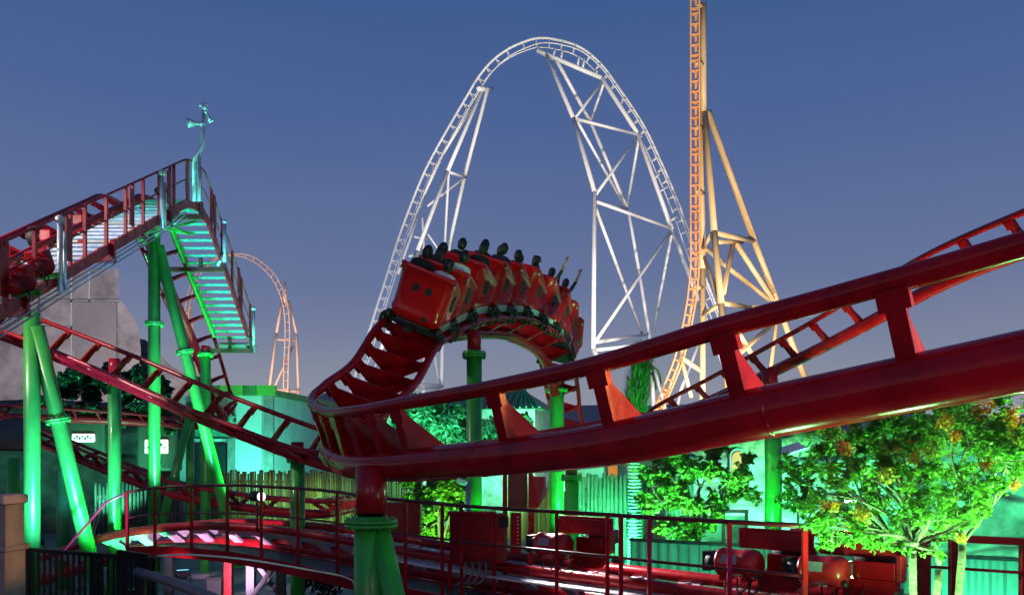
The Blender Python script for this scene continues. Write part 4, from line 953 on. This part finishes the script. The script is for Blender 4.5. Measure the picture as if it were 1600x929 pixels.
# grey tower building
GREY = mat('grey_tower_wall', (.27, .245, .255), .9, var=.3, scale=.35, bump=.5, bscale=1.2)
t = thing('grey_building', 'tall grey box building with rounded shoulder behind the cave', 'building', g(110, 88))
def prism(pts, d0, d1, name, m, parent):
    mb = MB(); A = [P(x, y, d0) for x, y in pts]; B = [Vector((P(x, y, d1).x, d1, q.z)) for (x, y), q in zip(pts, A)]; mb.rings([A, B], True, smooth=False); return mb.build(name, m, parent)
prism([(62, 720), (62, 424), (116, 421), (185, 420), (186, 468), (195, 476), (205, 489), (213, 506), (218, 526), (220, 545), (221, 720)][::-1], 88, 112, 'tower_wall', GREY, t)
prism([(-160, 720), (-160, 452), (70, 452), (70, 720)][::-1], 90, 110, 'side_wall', GREY, t)
prism([(205, 720), (208, 528), (226, 530), (240, 540), (252, 556), (266, 570), (284, 580), (300, 590), (300, 720)][::-1], 94, 115, 'lower_wall', GREY, t)
MB().box((P(150, 0, 87.9).x, 88.0, P(0, 472, 88).z/2), (P(184, 0, 88).x-P(118, 0, 88).x, .5, P(0, 472, 88).z)).build('lower_panel', mat('grey_panel', (.21, .19, .20), .85, var=.12, scale=.2), t)
for y in (470, 512): 
    a, b = P(70, y, 87.9), P(186, y, 87.9); MB().beam(a, b, .12, .3).build('ledge', GREY, t)
for x in (112, 140): MB().beam(P(x, 424, 87.9), P(x, 600, 87.9), .18, .12).build('downpipe', LSTEEL, t)
# middle pavilion with hipped green roof
t = thing('pavilion', 'stone pavilion with hipped green ribbed roof behind the train column', 'building', g(740, 36))
a, b = g(560, 38), g(880, 34); e0, e1 = P(0, 641, 36).z, P(0, 604, 36).z
w_ = [g(585, 37), g(836, 35), g(872, 40), g(640, 43)]
MB().rings([[q for q in w_], [q+Vector((0, 0, e0)) for q in w_]], True, smooth=False).build('wall', mat('pale_stone', (.42, .42, .36), .9, var=.3, scale=2.2, bump=.6, bscale=5), t)
o_ = [g(560, 36.4), g(843, 34.4), g(884, 40.5), g(630, 44)]; r0, r1 = g(650, 40)+Vector((0, 0, e1)), g(818, 37.6)+Vector((0, 0, e1))
rf = MB(); O = [q+Vector((0, 0, e0)) for q in o_]
rf.v = [*O, r0, r1]; rf.face((0, 1, 5, 4)); rf.face((1, 2, 5)); rf.face((2, 3, 4, 5)); rf.face((3, 0, 4)); rf.face((3, 2, 1, 0)); ro = rf.build('roof', ROOFG, t)
mb = MB()
for k in range(30):
    u = k/29; lo_ = O[0].lerp(O[1], u); hi_ = r0.lerp(r1, max(0, min(1, (u-.25)/.62))); mb.beam(lo_+Vector((0, -.03, .05)), hi_+Vector((0, -.03, .05)), .07, .06)
mb.build('roof_rib', ROOFG, ro)
# rock building on the right with arched windows
t = thing('rock_building', 'sculpted rock building with orange arched windows and thatch brow behind the right trees', 'building', g(1250, 29))
rockwall(1030, 1760, 28, 25, 0, 4.1, 'rock_face', ROCK, t, 90, 56, .45, .55, strata=.9)
THATCH = mat('thatch', (.20, .15, .085), .95, var=.4, scale=4, bump=.8, bscale=12)
mb = MB(); a, b = g(1060, 27.0), g(1500, 25.2); rg = []
for k in range(40):
    q = a.lerp(b, k/39); z = 3.55+.25*noise.noise(Vector((k*.3, 1, 0))); rg.append([q+Vector((0, .5*math.cos(2*math.pi*j/10)+.1*noise.noise(Vector((k, j, 3))), z+.42*math.sin(2*math.pi*j/10)+.10*noise.noise(Vector((k*.8, j, 9))))) for j in range(10)])
mb.rings(rg).build('thatch_brow', THATCH, t)
OG = mat('orange_window', (.12, .03, .006), .5, emit=(1, .34, .05), es=.55)
def arch_win(cx_, cy_, d, wd, hg, parent, m=OG):
    q = P(cx_, cy_, d); pts = [q+Vector((-wd/2, 0, -hg/2)), q+Vector((wd/2, 0, -hg/2)), q+Vector((wd/2, 0, hg/2-wd/2))]+[q+Vector((wd/2*math.cos(k*math.pi/8), 0, hg/2-wd/2+wd/2*math.sin(k*math.pi/8))) for k in range(1, 8)]+[q+Vector((-wd/2, 0, hg/2-wd/2))]
    f = MB().poly([q+(p_-q)*1.25+Vector((0, .05, 0)) for p_ in pts], .3, (0, 1, 0)).build('window', STONE, parent); MB().poly([p_-Vector((0, .14, 0)) for p_ in pts], .05, (0, 1, 0)).build('pane', m, f)
arch_win(1152, 724, 26.2, .42, .78, t); 
t2 = thing('small_house', 'white plastered house with orange arched window behind the green picket fence', 'house', g(950, 31))
MB().box((g(955, 32).x, 33, 1.75), (3.6, 4, 3.5)).build('wall', WALLT, t2); arch_win(957, 734, 30.9, .34, .80, t2)
MB().box((g(955, 32).x, 33, 3.6), (4.0, 4.4, .25)).build('roof', GRND, t2)
mb = MB(); q = P(1240, 706, 24.6)
t = thing('awning', 'small white sloping awning above the slim sapling', 'awning', q); mb.poly([q+Vector(v) for v in ((-.35, 0, -.12), (.42, 0, .12), (.42, .9, .3), (-.35, .9, .05))], .05, (0, -.3, 1)).build('sheet', WHITE, t); MB().beam(q+Vector((.35, .4, 0)), q+Vector((.35, .9, -.6)), .04, .04).build('strut', STEEL, t)
# awnings at the far left
t = thing('striped_canopy', 'dark striped canopy sagging at the left edge behind the tall column', 'canopy', P(20, 670, 25))
mb = MB(); rg = []
for k in range(16):
    x = -120+11*k; rg.append([P(x, 648+.05*(x+120)+4*math.sin(k*.8), 29), P(x+6, 668+.10*(x+120)+6*math.sin(k*.8+.5), 27), P(x+10, 692+.06*(x+120), 25.4), P(x+10, 696+.06*(x+120), 25.5), P(x+6, 672+.1*(x+120)+6*math.sin(k*.8+.5), 27.2)])
mb.rings(rg).build('cloth', mat('canopy_cloth', (.13, .085, .03), .8, var=.4, scale=2.5, dark=(.02, .03, .04)), t)
for x in (-30, 45): a = P(x, 690, 25.6); MB().tube([(a.x, a.y, 0), a], .05, 8).build('pole', STEEL, t)
# low far track beside the cave
FT = Track([(-60, 620, 31, 0, 0), (40, 664, 30, 0, -8), (116, 694, 29, 0, -10), (190, 724, 28, 0, -10), (271, 752, 27, 0, -8), (380, 772, 26, 0, -5), (490, 782, 25.5, 0, 0), (530, 779, 27, 0, 0), (560, 774, 29.5, 0, 0), (584, 769, 32, 0, 0)], 1.05, .3)
make_track(FT, 'coaster_track', 'dull red low track slanting in front of the lit cave entrances', RED, .4, .06, .14, [.5+i*1.0 for i in range(48) if .5+i < (FT.n-1)*.3], .08, 12, 8, notch=True)
# ------------------------------------------------------------------ vegetation
def leaves(mb, c, rad, n, size, rr, rlo=0, rhi=1, flat=0):
    c = Vector(c); rad = Vector(rad) if not isinstance(rad, (int, float)) else Vector((rad,)*3)
    for _ in range(n):
        v = Vector((rr.gauss(0, 1), rr.gauss(0, 1), rr.gauss(0, 1))).normalized()*(rr.random()**.45)
        p = c+Vector((v.x*rad.x, v.y*rad.y, v.z*rad.z)); s = size*rr.uniform(.55, 1.25)
        a = Vector((rr.gauss(0, 1), rr.gauss(0, 1), rr.gauss(0, .6)-.3)).normalized(); b = a.cross(Vector((rr.gauss(0, 1), rr.gauss(0, 1), rr.gauss(0, 1)))).normalized(); nn = a.cross(b)*s*.16
        i = len(mb.v); w_ = s*.33
        mb.v += [p, p+a*s*.5+b*w_+nn, p+a*s, p+a*s*.5-b*w_+nn]; q = rr.uniform(rlo, rhi)
        mb.face((i, i+1, i+2)); mb.face((i, i+2, i+3)); mb.rnd += [q, q]
LEAF = mat('leaf_green', (.05, .1, .03), .45, leaf=[(.022, .085, .012), (.07, .21, .025), (.13, .31, .035), (.22, .40, .05)], trans=.45)
LEAFD = mat('leaf_teal', (.05, .1, .03), .5, leaf=[(.010, .040, .018), (.03, .11, .045), (.06, .18, .075)])
FLOW = mat('blossom', (.6, .3, .03), .6, leaf=[(.50, .10, .012), (.62, .26, .02), (.60, .42, .05), (.45, .48, .07)])
BARK = mat('pale_bark', (.12, .10, .075), .8, var=.3, scale=6, bump=.5, bscale=25)
def tree(name, label, base, junction, clumps, lsize, per, seed, m=LEAF, trunk_r=.08, flowers=(), cat='tree', multi=1, twig=.012, sub=5):
    rr = random.Random(seed); root = thing(name, label, cat, base); base = Vector(base)
    tk, cw = MB(), MB(); cw.rnd = []
    js = [Vector(j) for j in junction]
    for j in js:
        mid = base.lerp(j, .5)+Vector((rr.uniform(-.08, .08), rr.uniform(-.05, .05), 0))
        tk.tube([Vector(q[:3]) for q in spline([tuple(base+Vector((rr.uniform(-.05, .05)*multi, rr.uniform(-.05, .05), 0))), tuple(mid), tuple(j)], .12)], [trunk_r]*1 if False else trunk_r*(.8 if multi > 1 else 1), 10)
    nodes = [(q, trunk_r*.8) for q in js]
    for j in js: nodes += [(base.lerp(j, .8), trunk_r*.8)]
    for c, rad in sorted(clumps, key=lambda q: min((q[0]-j).length for j in js)):
        c = Vector(c); j, r0 = min(nodes, key=lambda q: (q[0]-c).length+.35*abs(q[0].z-c.z)*(q[0].z > c.z)+(.012/q[1])*.6)
        mid = j.lerp(c, .5)+Vector((rr.uniform(-.1, .1), rr.uniform(-.1, .1), rr.uniform(-.02, .12)*(c-j).length))
        S = [Vector(q[:3]) for q in spline([tuple(j), tuple(mid), tuple(c)], .1)]; n = len(S); r0 = max(twig, min(r0*.85, trunk_r*.7))
        tk.tube(S, [max(twig*.6, r0*(1-.7*k/n)) for k in range(n)], 6)
        nodes += [(S[k], max(twig*.6, r0*(1-.7*k/n))) for k in range(n//3, n, 2)]
        vol = rad if isinstance(rad, (int, float)) else (rad[0]*rad[1]*rad[2])**(1/3)
        for q in range(sub):
            off = Vector((rr.gauss(0, .55), rr.gauss(0, .55), rr.gauss(0, .45)))*vol; e = c+off
            tk.tube([S[-max(2, n//3)], e], twig*.5, 4); leaves(cw, e, vol*rr.uniform(.25, .5), int(per*vol*vol*rr.uniform(.35, 1.3)), lsize, rr, rr.uniform(0, .35), rr.uniform(.5, 1))
    tk.build('trunk', BARK, root); cw.build('crown', m, root)
    if flowers:
        fm = MB(); fm.rnd = []
        for c, r_, lo_, hi_ in flowers:
            leaves(fm, c, r_, int(190*r_/.11), .038, rr, lo_, hi_)
        fm.build('blossom', FLOW, root)
    return root
D_ = 7.4
T = lambda x, y, dd=0: P(x, y, D_+dd)
cl = []
rr = random.Random(11)
for (x, y, r) in ((1285, 702, .15), (1305, 692, .22), (1345, 690, .30), (1395, 680, .30), (1440, 668, .30), (1490, 655, .32), (1540, 660, .30), (1585, 665, .34), (1625, 690, .36), (1290, 725, .18), (1325, 735, .2), (1380, 715, .26), (1430, 700, .26), (1480, 690, .26), (1530, 700, .28), (1575, 710, .30), (1600, 740, .26),
    (1320, 765, .15), (1390, 745, .18), (1375, 775, .20), (1420, 790, .20), (1455, 800, .20), (1500, 760, .22), (1545, 745, .22), (1490, 800, .18), (1540, 775, .16), (1283, 802, .14), (1300, 820, .19), (1340, 815, .17), (1290, 845, .13), (1370, 850, .12), (1480, 830, .16), (1430, 760, .14), (1350, 800, .16), (1530, 790, .13), (1460, 860, .10), (1410, 820, .13), (1440, 835, .13), (1330, 840, .14), (1385, 835, .12), (1268, 815, .10), (1510, 815, .12), (1445, 740, .18), (1410, 740, .16), (1500, 735, .2), (1360, 750, .16), (1470, 775, .16), (1440, 775, .13), (1262, 790, .13), (1315, 800, .16), (1340, 835, .14), (1400, 845, .12), (1425, 805, .16), (1470, 815, .15), (1360, 780, .18), (1285, 770, .12), (1300, 755, .15), (1355, 665, .22), (1420, 655, .25), (1290, 672, .18)):
    cl.append((T(x, y, rr.uniform(-.55, .6)), r*.72))
fl = [(T(x, y, dd*.8), r*.72, lo_, hi_) for x, y, dd, r, lo_, hi_ in ((1535, 640, -.5, .13, .0, .6), (1478, 655, -.4, .12, .2, .7), (1580, 650, -.5, .13, 0, .25), (1592, 680, -.6, .13, .4, 1), (1495, 680, -.5, .07, 0, .5), (1297, 790, -.5, .11, .0, .6), (1345, 805, -.5, .12, .3, 1), (1337, 822, -.4, .08, .2, .8), (1385, 740, -.6, .10, .7, 1), (1430, 715, -.6, .09, .7, 1), (1455, 705, -.6, .08, .7, 1), (1320, 700, -.6, .08, .6, 1), (1500, 840, -.3, .05, .3, .9), (1540, 725, -.5, .06, 0, .5), (1585, 755, -.5, .06, .1, .5), (1425, 690, -.4, .05, 0, .4), (1558, 700, -.4, .06, .1, .6))]
tree('flowering_tree', 'leafy flowering tree with orange blossoms lit green beside the drive motors', g(1462, D_), [T(1468, 880), T(1425, 850, -.2), T(1505, 845, .2)], cl, .056, 1850, 21, flowers=fl, trunk_r=.033, twig=.006, sub=9)
D_ = 19
tree('bushy_tree', 'dense bushy tree lit green between palm trunk and thick green column', g(1083, D_), [T(1078, 790), T(1095, 790), T(1065, 800)], [(T(x, y, rr.uniform(-.6, .6)), r) for x, y, r in ((1030, 725, .42), (1070, 715, .5), (1115, 710, .42), (1050, 760, .46), (1095, 755, .5), (1135, 750, .42), (1025, 780, .36), (1065, 790, .42), (1110, 785, .42), (1150, 735, .3), (1045, 815, .3), (1085, 820, .36), (1118, 812, .28), (1155, 760, .3), (1015, 750, .3), (1100, 730, .36), (1145, 775, .26))], .15, 800, 5, trunk_r=.08, multi=3, twig=.02)
D_ = 21
tree('sapling', 'slim pale sapling right of the thick green column', g(1246, D_), [T(1246, 790)], [(T(x, y, rr.uniform(-.3, .3)), r) for x, y, r in ((1235, 720, .28), (1255, 735, .28), (1235, 755, .30), (1262, 760, .26), (1240, 785, .26), (1270, 725, .25), (1258, 790, .2), (1228, 780, .2))], .14, 700, 6, trunk_r=.03)
D_ = 25
tree('round_shrub', 'bright green rounded shrub behind the walkway rail left of the slim camera post', g(690, D_), [T(685, 800), T(705, 800)], [(T(x, y, rr.uniform(-.5, .5)), r) for x, y, r in ((650, 770, .45), (680, 760, .6), (710, 765, .55), (660, 800, .5), (690, 800, .6), (720, 800, .5), (640, 790, .35), (700, 830, .5), (670, 830, .45), (725, 775, .35))], .17, 900, 8, trunk_r=.06, multi=2, cat='shrub')
D_ = 30
tree('hedge_tree', 'broad teal lit leafy tree in front of the pavilion left of the train column', g(680, D_), [T(660, 720), T(700, 720)], [(T(x, y, rr.uniform(-.6, .6)), r) for x, y, r in ((612, 668, .6), (640, 660, .7), (665, 668, .7), (690, 655, .7), (715, 662, .7), (740, 668, .6), (625, 690, .6), (655, 695, .7), (700, 695, .7), (735, 695, .6), (770, 690, .6), (765, 660, .6), (795, 670, .5), (600, 690, .5), (810, 690, .5))], .22, 620, 9, m=LEAFD, trunk_r=.1, multi=2)
D_ = 33.2
tree('canopy_bush', 'leafy green canopy growing on top of the dark cave front', P(160, 640, 34), [T(130, 628), T(210, 632)], [(T(x, y, rr.uniform(-.6, .6)), r) for x, y, r in ((98, 608, .55), (120, 596, .6), (150, 590, .65), (180, 588, .6), (210, 594, .6), (240, 604, .5), (135, 612, .6), (175, 610, .6), (220, 615, .5), (262, 618, .4), (80, 618, .4))], .26, 560, 10, m=LEAFD, trunk_r=.08, multi=2, cat='bush')
tree('canopy_bush', 'dark hanging leaves over the right lit cave entrance', P(235, 668, 33), [P(210, 650, 32.6), P(250, 652, 32.8)], [(P(x, y, 32.3), r) for x, y, r in ((195, 645, .42), (225, 645, .42), (255, 648, .4), (245, 660, .25), (262, 668, .25), (170, 648, .4), (140, 646, .4), (110, 648, .35))], .2, 600, 12, m=LEAFD, trunk_r=.05, multi=2, cat='bush')
# bare twig with pale buds and low dark planting
def twiggy(label, base, hgt, seed, m=mat('pale_twig', (.5, .55, .56), .6)):
    rr = random.Random(seed); t = thing('bare_shrub', label, 'shrub', base); mb = MB(); bd = MB(); base = Vector(base)
    for k in range(9):
        e = base+Vector((rr.uniform(-.55, .55), rr.uniform(-.3, .3), hgt*rr.uniform(.55, 1))); mid = base.lerp(e, .5)+Vector((rr.uniform(-.1, .1), 0, .1)); mb.tube([base, mid, e], [.022, .014, .006], 5)
        for j in range(5):
            q = mid.lerp(e, rr.random()); f = q+Vector((rr.uniform(-.22, .22), rr.uniform(-.1, .1), rr.uniform(.02, .22))); mb.tube([q, f], .005, 4); bd.ball(f, .022, 6, 4)
    mb.build('twigs', m, t); bd.build('buds', m, t)
twiggy('bare pale twiggy shrub lit white behind the raking brace at left', g(128, 19.5), 2.3, 3)
def lowbush(label, base, rad, n, size, seed, m=LEAFD):
    rr = random.Random(seed); t = thing('low_shrub', label, 'shrub', base); mb = MB(); mb.rnd = []; base = Vector(base); st_ = MB()
    for k in range(7):
        e = base+Vector((rr.uniform(-1, 1)*rad[0]*.7, rr.uniform(-1, 1)*rad[1]*.7, rad[2]*rr.uniform(.5, 1.4))); st_.tube([base, e], .012, 5); leaves(mb, e, (rad[0]*.45, rad[1]*.45, rad[2]*.5), n//7, size, rr)
    st_.build('stems', BARK, t); mb.build('foliage', m, t)
lowbush('dark low shrub at the foot of the thick flanged column', g(512, 18.5), (.8, .6, .45), 900, .12, 4, mat('leaf_dark', (.02, .03, .02), .6, leaf=[(.006, .012, .008), (.015, .028, .012)]))
lowbush('leafy low planting lit green at the foot of the bushy tree', g(1062, 17.5), (1.0, .6, .55), 1100, .14, 5, LEAF)
lowbush('small green clump behind the rails under the round shrub', g(640, 20), (.7, .5, .4), 600, .12, 6, LEAF)
lowbush('leafy low planting along the ribbed wall beyond the last motor', g(1215, 14.4), (.55, .4, .75), 700, .1, 7, LEAF)
# palm with tied-up fronds
t = thing('palm_tree', 'palm with ridged trunk and shaggy tied fronds behind the front track', 'palm tree', g(991, 24))
mb = MB(); b0 = g(991, 24); z1 = P(0, 655, 24).z; n = 44; rg = []
for k in range(n*2):
    z = z1*k/(n*2-1); r = (.20 if k % 2 else .155)*(1.1-.2*k/(n*2)); rg.append([b0+Vector((r*(1+.10*(j % 2))*math.cos(2*math.pi*(j+.5*(k//2 % 2))/12), r*(1+.10*(j % 2))*math.sin(2*math.pi*(j+.5*(k//2 % 2))/12), z)) for j in range(12)])
mb.rings(rg, smooth=False).build('trunk', mat('palm_bark', (.34, .30, .22), .85, var=.35, scale=9), t)
rr = random.Random(8); mb = MB(); mb.rnd = []
A, B = P(990, 662, 24), P(1006, 545, 24)
for k in range(2600):
    u = rr.random(); c = A.lerp(B, u); r = (.30+.12*math.sin(u*3))*(1-.25*u)*rr.random()**.5; a = rr.uniform(0, 6.28)
    p = c+Vector((r*math.cos(a), r*math.sin(a), 0)); dirv = (Vector((math.cos(a)*.5, math.sin(a)*.5, rr.uniform(-.2, 1.3)))+(B-A).normalized()*.6).normalized(); s = rr.uniform(.18, .42); w_ = Vector((-math.sin(a), math.cos(a), 0))*.014
    i = len(mb.v); mb.v += [p-w_, p+w_, p+dirv*s]; mb.face((i, i+1, i+2)); mb.rnd.append(rr.random())
for k in range(7):
    a0 = B.lerp(A, rr.uniform(.05, .4)); dx = rr.choice((.5, .62, .4, -.2)); pts = [a0, a0+Vector((dx*.4, 0, .25)), a0+Vector((dx*.85, .1, .12)), a0+Vector((dx, .1, -.25))]
    S = [Vector(q[:3]) for q in spline([tuple(p) for p in pts], .05)]
    for j, q in enumerate(S[2:]):
        for sx in (-1, 1):
            e = q+Vector((.05*sx, .10*sx, -.22)); i = len(mb.v); mb.v += [q-Vector((.012, 0, 0)), q+Vector((.012, 0, 0)), e]; mb.face((i, i+1, i+2)); mb.rnd.append(rr.random())
mb.build('fronds', LEAF, t)

# ------------------------------------------------------------------ floodlights of the park
AQ, GR, WH, WM = (.16, 1, 1.2), (.06, 1, .30), (1, .95, .93), (1, .72, .45)
TQ = (.10, 1, .62)
fl_ = floodlight
fl_('aqua floodlight on the paving below the leftmost tall column', g(118, 14.6)+Vector((0, 0, .35)), (-9.6, 17.6, 4.4), (.42, 1, 2.4), 2700, 72)
fl_('aqua floodlight on the paving below the lift crest column', g(285, 19.6)+Vector((0, 0, .35)), (-9.35, 22.3, 6.2), (.25, 1, 1.2), 4200, 62)
fl_('aqua floodlight on the paving below the stair bottom', g(398, 24.2)+Vector((0, 0, .35)), (-8.9, 24.0, 8.2), (.05, 1, .42), 8000, 60)
fl_('green floodlight on the paving left of the slim column by the cave', g(205, 16.6)+Vector((0, 0, .35)), (-8.6, 18.6, 3.5), GR, 900, 80)
fl_('turquoise floodlight behind the bamboo fence at the wall', g(455, 38.6)+Vector((0, 0, .3)), (-10.8, 44, 4.2), TQ, 2600, 120)
fl_('turquoise floodlight behind the bamboo fence near the dark doorway', g(378, 38.4)+Vector((0, 0, .3)), (-13.2, 42, 4.6), TQ, 1700, 120)
fl_('green floodlight in front of the bamboo fence', g(430, 33.5)+Vector((0, 0, .3)), (-9.0, 37, 1.6), (.30, 1, .22), 800, 120)
fl_('teal floodlight below the canopy at the cave', g(160, 29.5)+Vector((0, 0, .3)), (-15.8, 34, 5.6), (.1, 1, .55), 3800, 70)
fl_('green floodlight under the pavilion trees', g(660, 27.5)+Vector((0, 0, .3)), (-2.2, 32, 5), (.16, 1, .62), 9000, 95)
fl_('white green floodlight at the pavilion corner', g(850, 30.5)+Vector((0, 0, .3)), (1.6, 37, 5), (.55, 1, .75), 5000, 60)
fl_('green floodlight at the foot of the round shrub', g(700, 22.6)+Vector((0, 0, .3)), (-1.9, 25.2, 2.2), (.4, 1, .2), 1700, 105)
fl_('green floodlight at the column under the train', g(768, 14.4)+Vector((0, 0, .35)), (-.72, 15.7, 3.4), (.06, 1, .22), 900, 75)
fl_('green floodlight by the hump end column', g(905, 22)+Vector((0, 0, .3)), (1.3, 24.6, 3.6), (.08, 1, .3), 700, 80)
fl_('turquoise floodlight in front of the green picket fence', g(965, 22.8)+Vector((0, 0, .3)), (3.2, 26.3, 2.0), (.05, 1, .45), 2400, 105)
fl_('green floodlight at the foot of the bushy tree', g(1078, 16.2)+Vector((0, 0, .4)), (4.2, 19.2, 3.3), (.20, 1, .36), 4600, 95)
fl_('cool white floodlight at the rock wall behind the thick column', g(1192, 23.4)+Vector((0, 0, .3)), (7.8, 27.2, 1.6), (.28, 1, .75), 2400, 95)
fl_('green floodlight at the thick column right of the bushy tree', g(1180, 20.4)+Vector((0, 0, .3)), (6.9, 22, 3.5), (.06, 1, .28), 900, 70)
fl_('turquoise floodlight at the rock wall behind the flowering tree', g(1330, 20.5)+Vector((0, 0, .3)), (10.5, 26.2, 2.6), (.06, 1, .38), 8000, 120)
fl_('green floodlight at the right end of the rock wall', g(1510, 18.5)+Vector((0, 0, .3)), (13.0, 25.4, 2.6), (.08, 1, .45), 4500, 110)
fl_('white floodlight glowing behind the flowering tree', P(1326, 778, 17.5), (6.2, 13.2, 2.6), (.5, 1, .6), 500, 110, glow=9)
fl_('green floodlight at the foot of the tied palm', g(1012, 22.4)+Vector((0, 0, .3)), (3.72, 24, 5.4), (.05, 1, .3), 3200, 55)
fl_('teal floodlight on a mast behind the thick flanged column', (-4.5, 26.5, 3.2), (-2.4, 31, 4.6), (.12, 1, .55), 3800, 90, group='lamps on masts')
fl_('teal floodlight on a mast behind the hump end column', (1.25, 26.6, 3.3), (-.6, 30.5, 4.5), (.14, 1, .55), 3000, 95, group='lamps on masts')
fl_('green floodlight under the flowering tree', g(1430, 6.9)+Vector((0, 0, .9)), (3.7, 7.5, 3.0), (.28, 1, .26), 1200, 120)
fl_('green floodlight right of the flowering tree', g(1640, 8.2)+Vector((0, 0, 1.1)), (4.2, 7.5, 3.2), (.30, 1, .26), 1200, 110)
fl_('green floodlight near the terrace right of the flowering tree', (5.6, 6.2, 1.0), (3.7, 7.4, 3.2), (.30, 1, .28), 1700, 75)
fl_('green floodlight below the left branches of the flowering tree', (2.3, 7.1, .9), (3.0, 7.35, 3.2), (.18, 1, .28), 750, 95)
fl_('green floodlight on a mast right of the flowering tree', (6.2, 6.7, 2.2), (3.5, 7.4, 3.3), (.40, 1, .28), 1100, 60, group='lamps on masts')
fl_('warm floodlight on the ground below the climbing track at right', (9.6, 15.3, .4), (8.6, 17.6, 6.2), (1, .80, .72), 2200, 75)
fl_('small aqua lamp on the lift crest platform at the mast foot', (XS-.55, 21.2, lz(21.2)+.3), (XS+.05, 21.85, lz(21.75)+1.6), TQ, 130, 95, size=.05, group='lamps on masts')
fl_('teal floodlight at the left end of the cave front', g(60, 28)+Vector((0, 0, .3)), (-18.5, 34, 5.2), (.1, 1, .6), 2600, 80)
fl_('turquoise floodlight behind the ribbed wall', g(1520, 12.4)+Vector((0, 0, .25)), (8.3, 14.2, 1.0), (.06, 1, .45), 320, 120)
fl_('green floodlight between service track and ribbed wall', g(1120, 13.0)+Vector((0, 0, .25)), (3.9, 15.6, 1.0), (.06, 1, .42), 420, 120)
# white and pink light on the arched track, white light along the straight
fl_('pink floodlight on the paving before the arched track', g(285, 14.6)+Vector((0, 0, .35)), (-6.0, 17.2, 1.35), (1, .62, 1), 850, 70)
fl_('white floodlight under the straight service track', (.15, 13.45, 3.22), (2.0, 11.3, 1.25), WH, 1700, 78, group='lamps on masts')
fl_('warm white floodlight beyond the left end of the lift', (-14.2, 13.0, 9.6), (-9.8, 16.0, 7.4), (1, .86, .84), 3400, 55, housing=True, group='lamps on masts')
fl_('warm floodlight on a mast right of the scene', (8.0, 6.7, 5.2), (1.9, 6.3, 3.95), (1, .34, .10), 3400, 30, group='lamps on masts')
fl_('violet floodlight on the terrace wall below the front track', (3.0, 4.2, 1.3), (2.5, 6.2, 3.4), (.55, .15, 1), 70, 100, group='lamps on masts', size=.05)
fl_('added soft warm fill light, unseen behind the terrace', (2.2, -2.5, 6.2), (.2, 8.4, 3.9), (1, .70, .60), 230, 70, size=.5, group='lamps on masts')  # added fill that brightens the red front track, no known source
# far floodlights for the coasters in the distance
fl_('powerful white floodlight at the foot of the white arch', (-14, 60, .5), (2, 100, 30), (1, .96, .96), 46000, 80, size=.6, group='far floodlights')
fl_('powerful white floodlight right of the white arch', (22, 72, .5), (10, 100, 28), (1, .96, .98), 30000, 100, size=.6, group='far floodlights')
fl_('powerful warm floodlight before the orange tower', (13, 33, .5), (19, 80, 27), (1, .80, .60), 190000, 62, size=.5, group='far floodlights')
fl_('powerful warm floodlight before the distant loop', (-40, 118, .5), (-44, 150, 18), (1, .72, .55), 100000, 60, size=.5, group='far floodlights')
fl_('added grey white fill light before the grey building', (-30, 58, .5), (-47, 90, 12), (1, .90, .90), 62000, 90, size=.5, group='far floodlights')  # added fill to lift the wall, no known lamp there
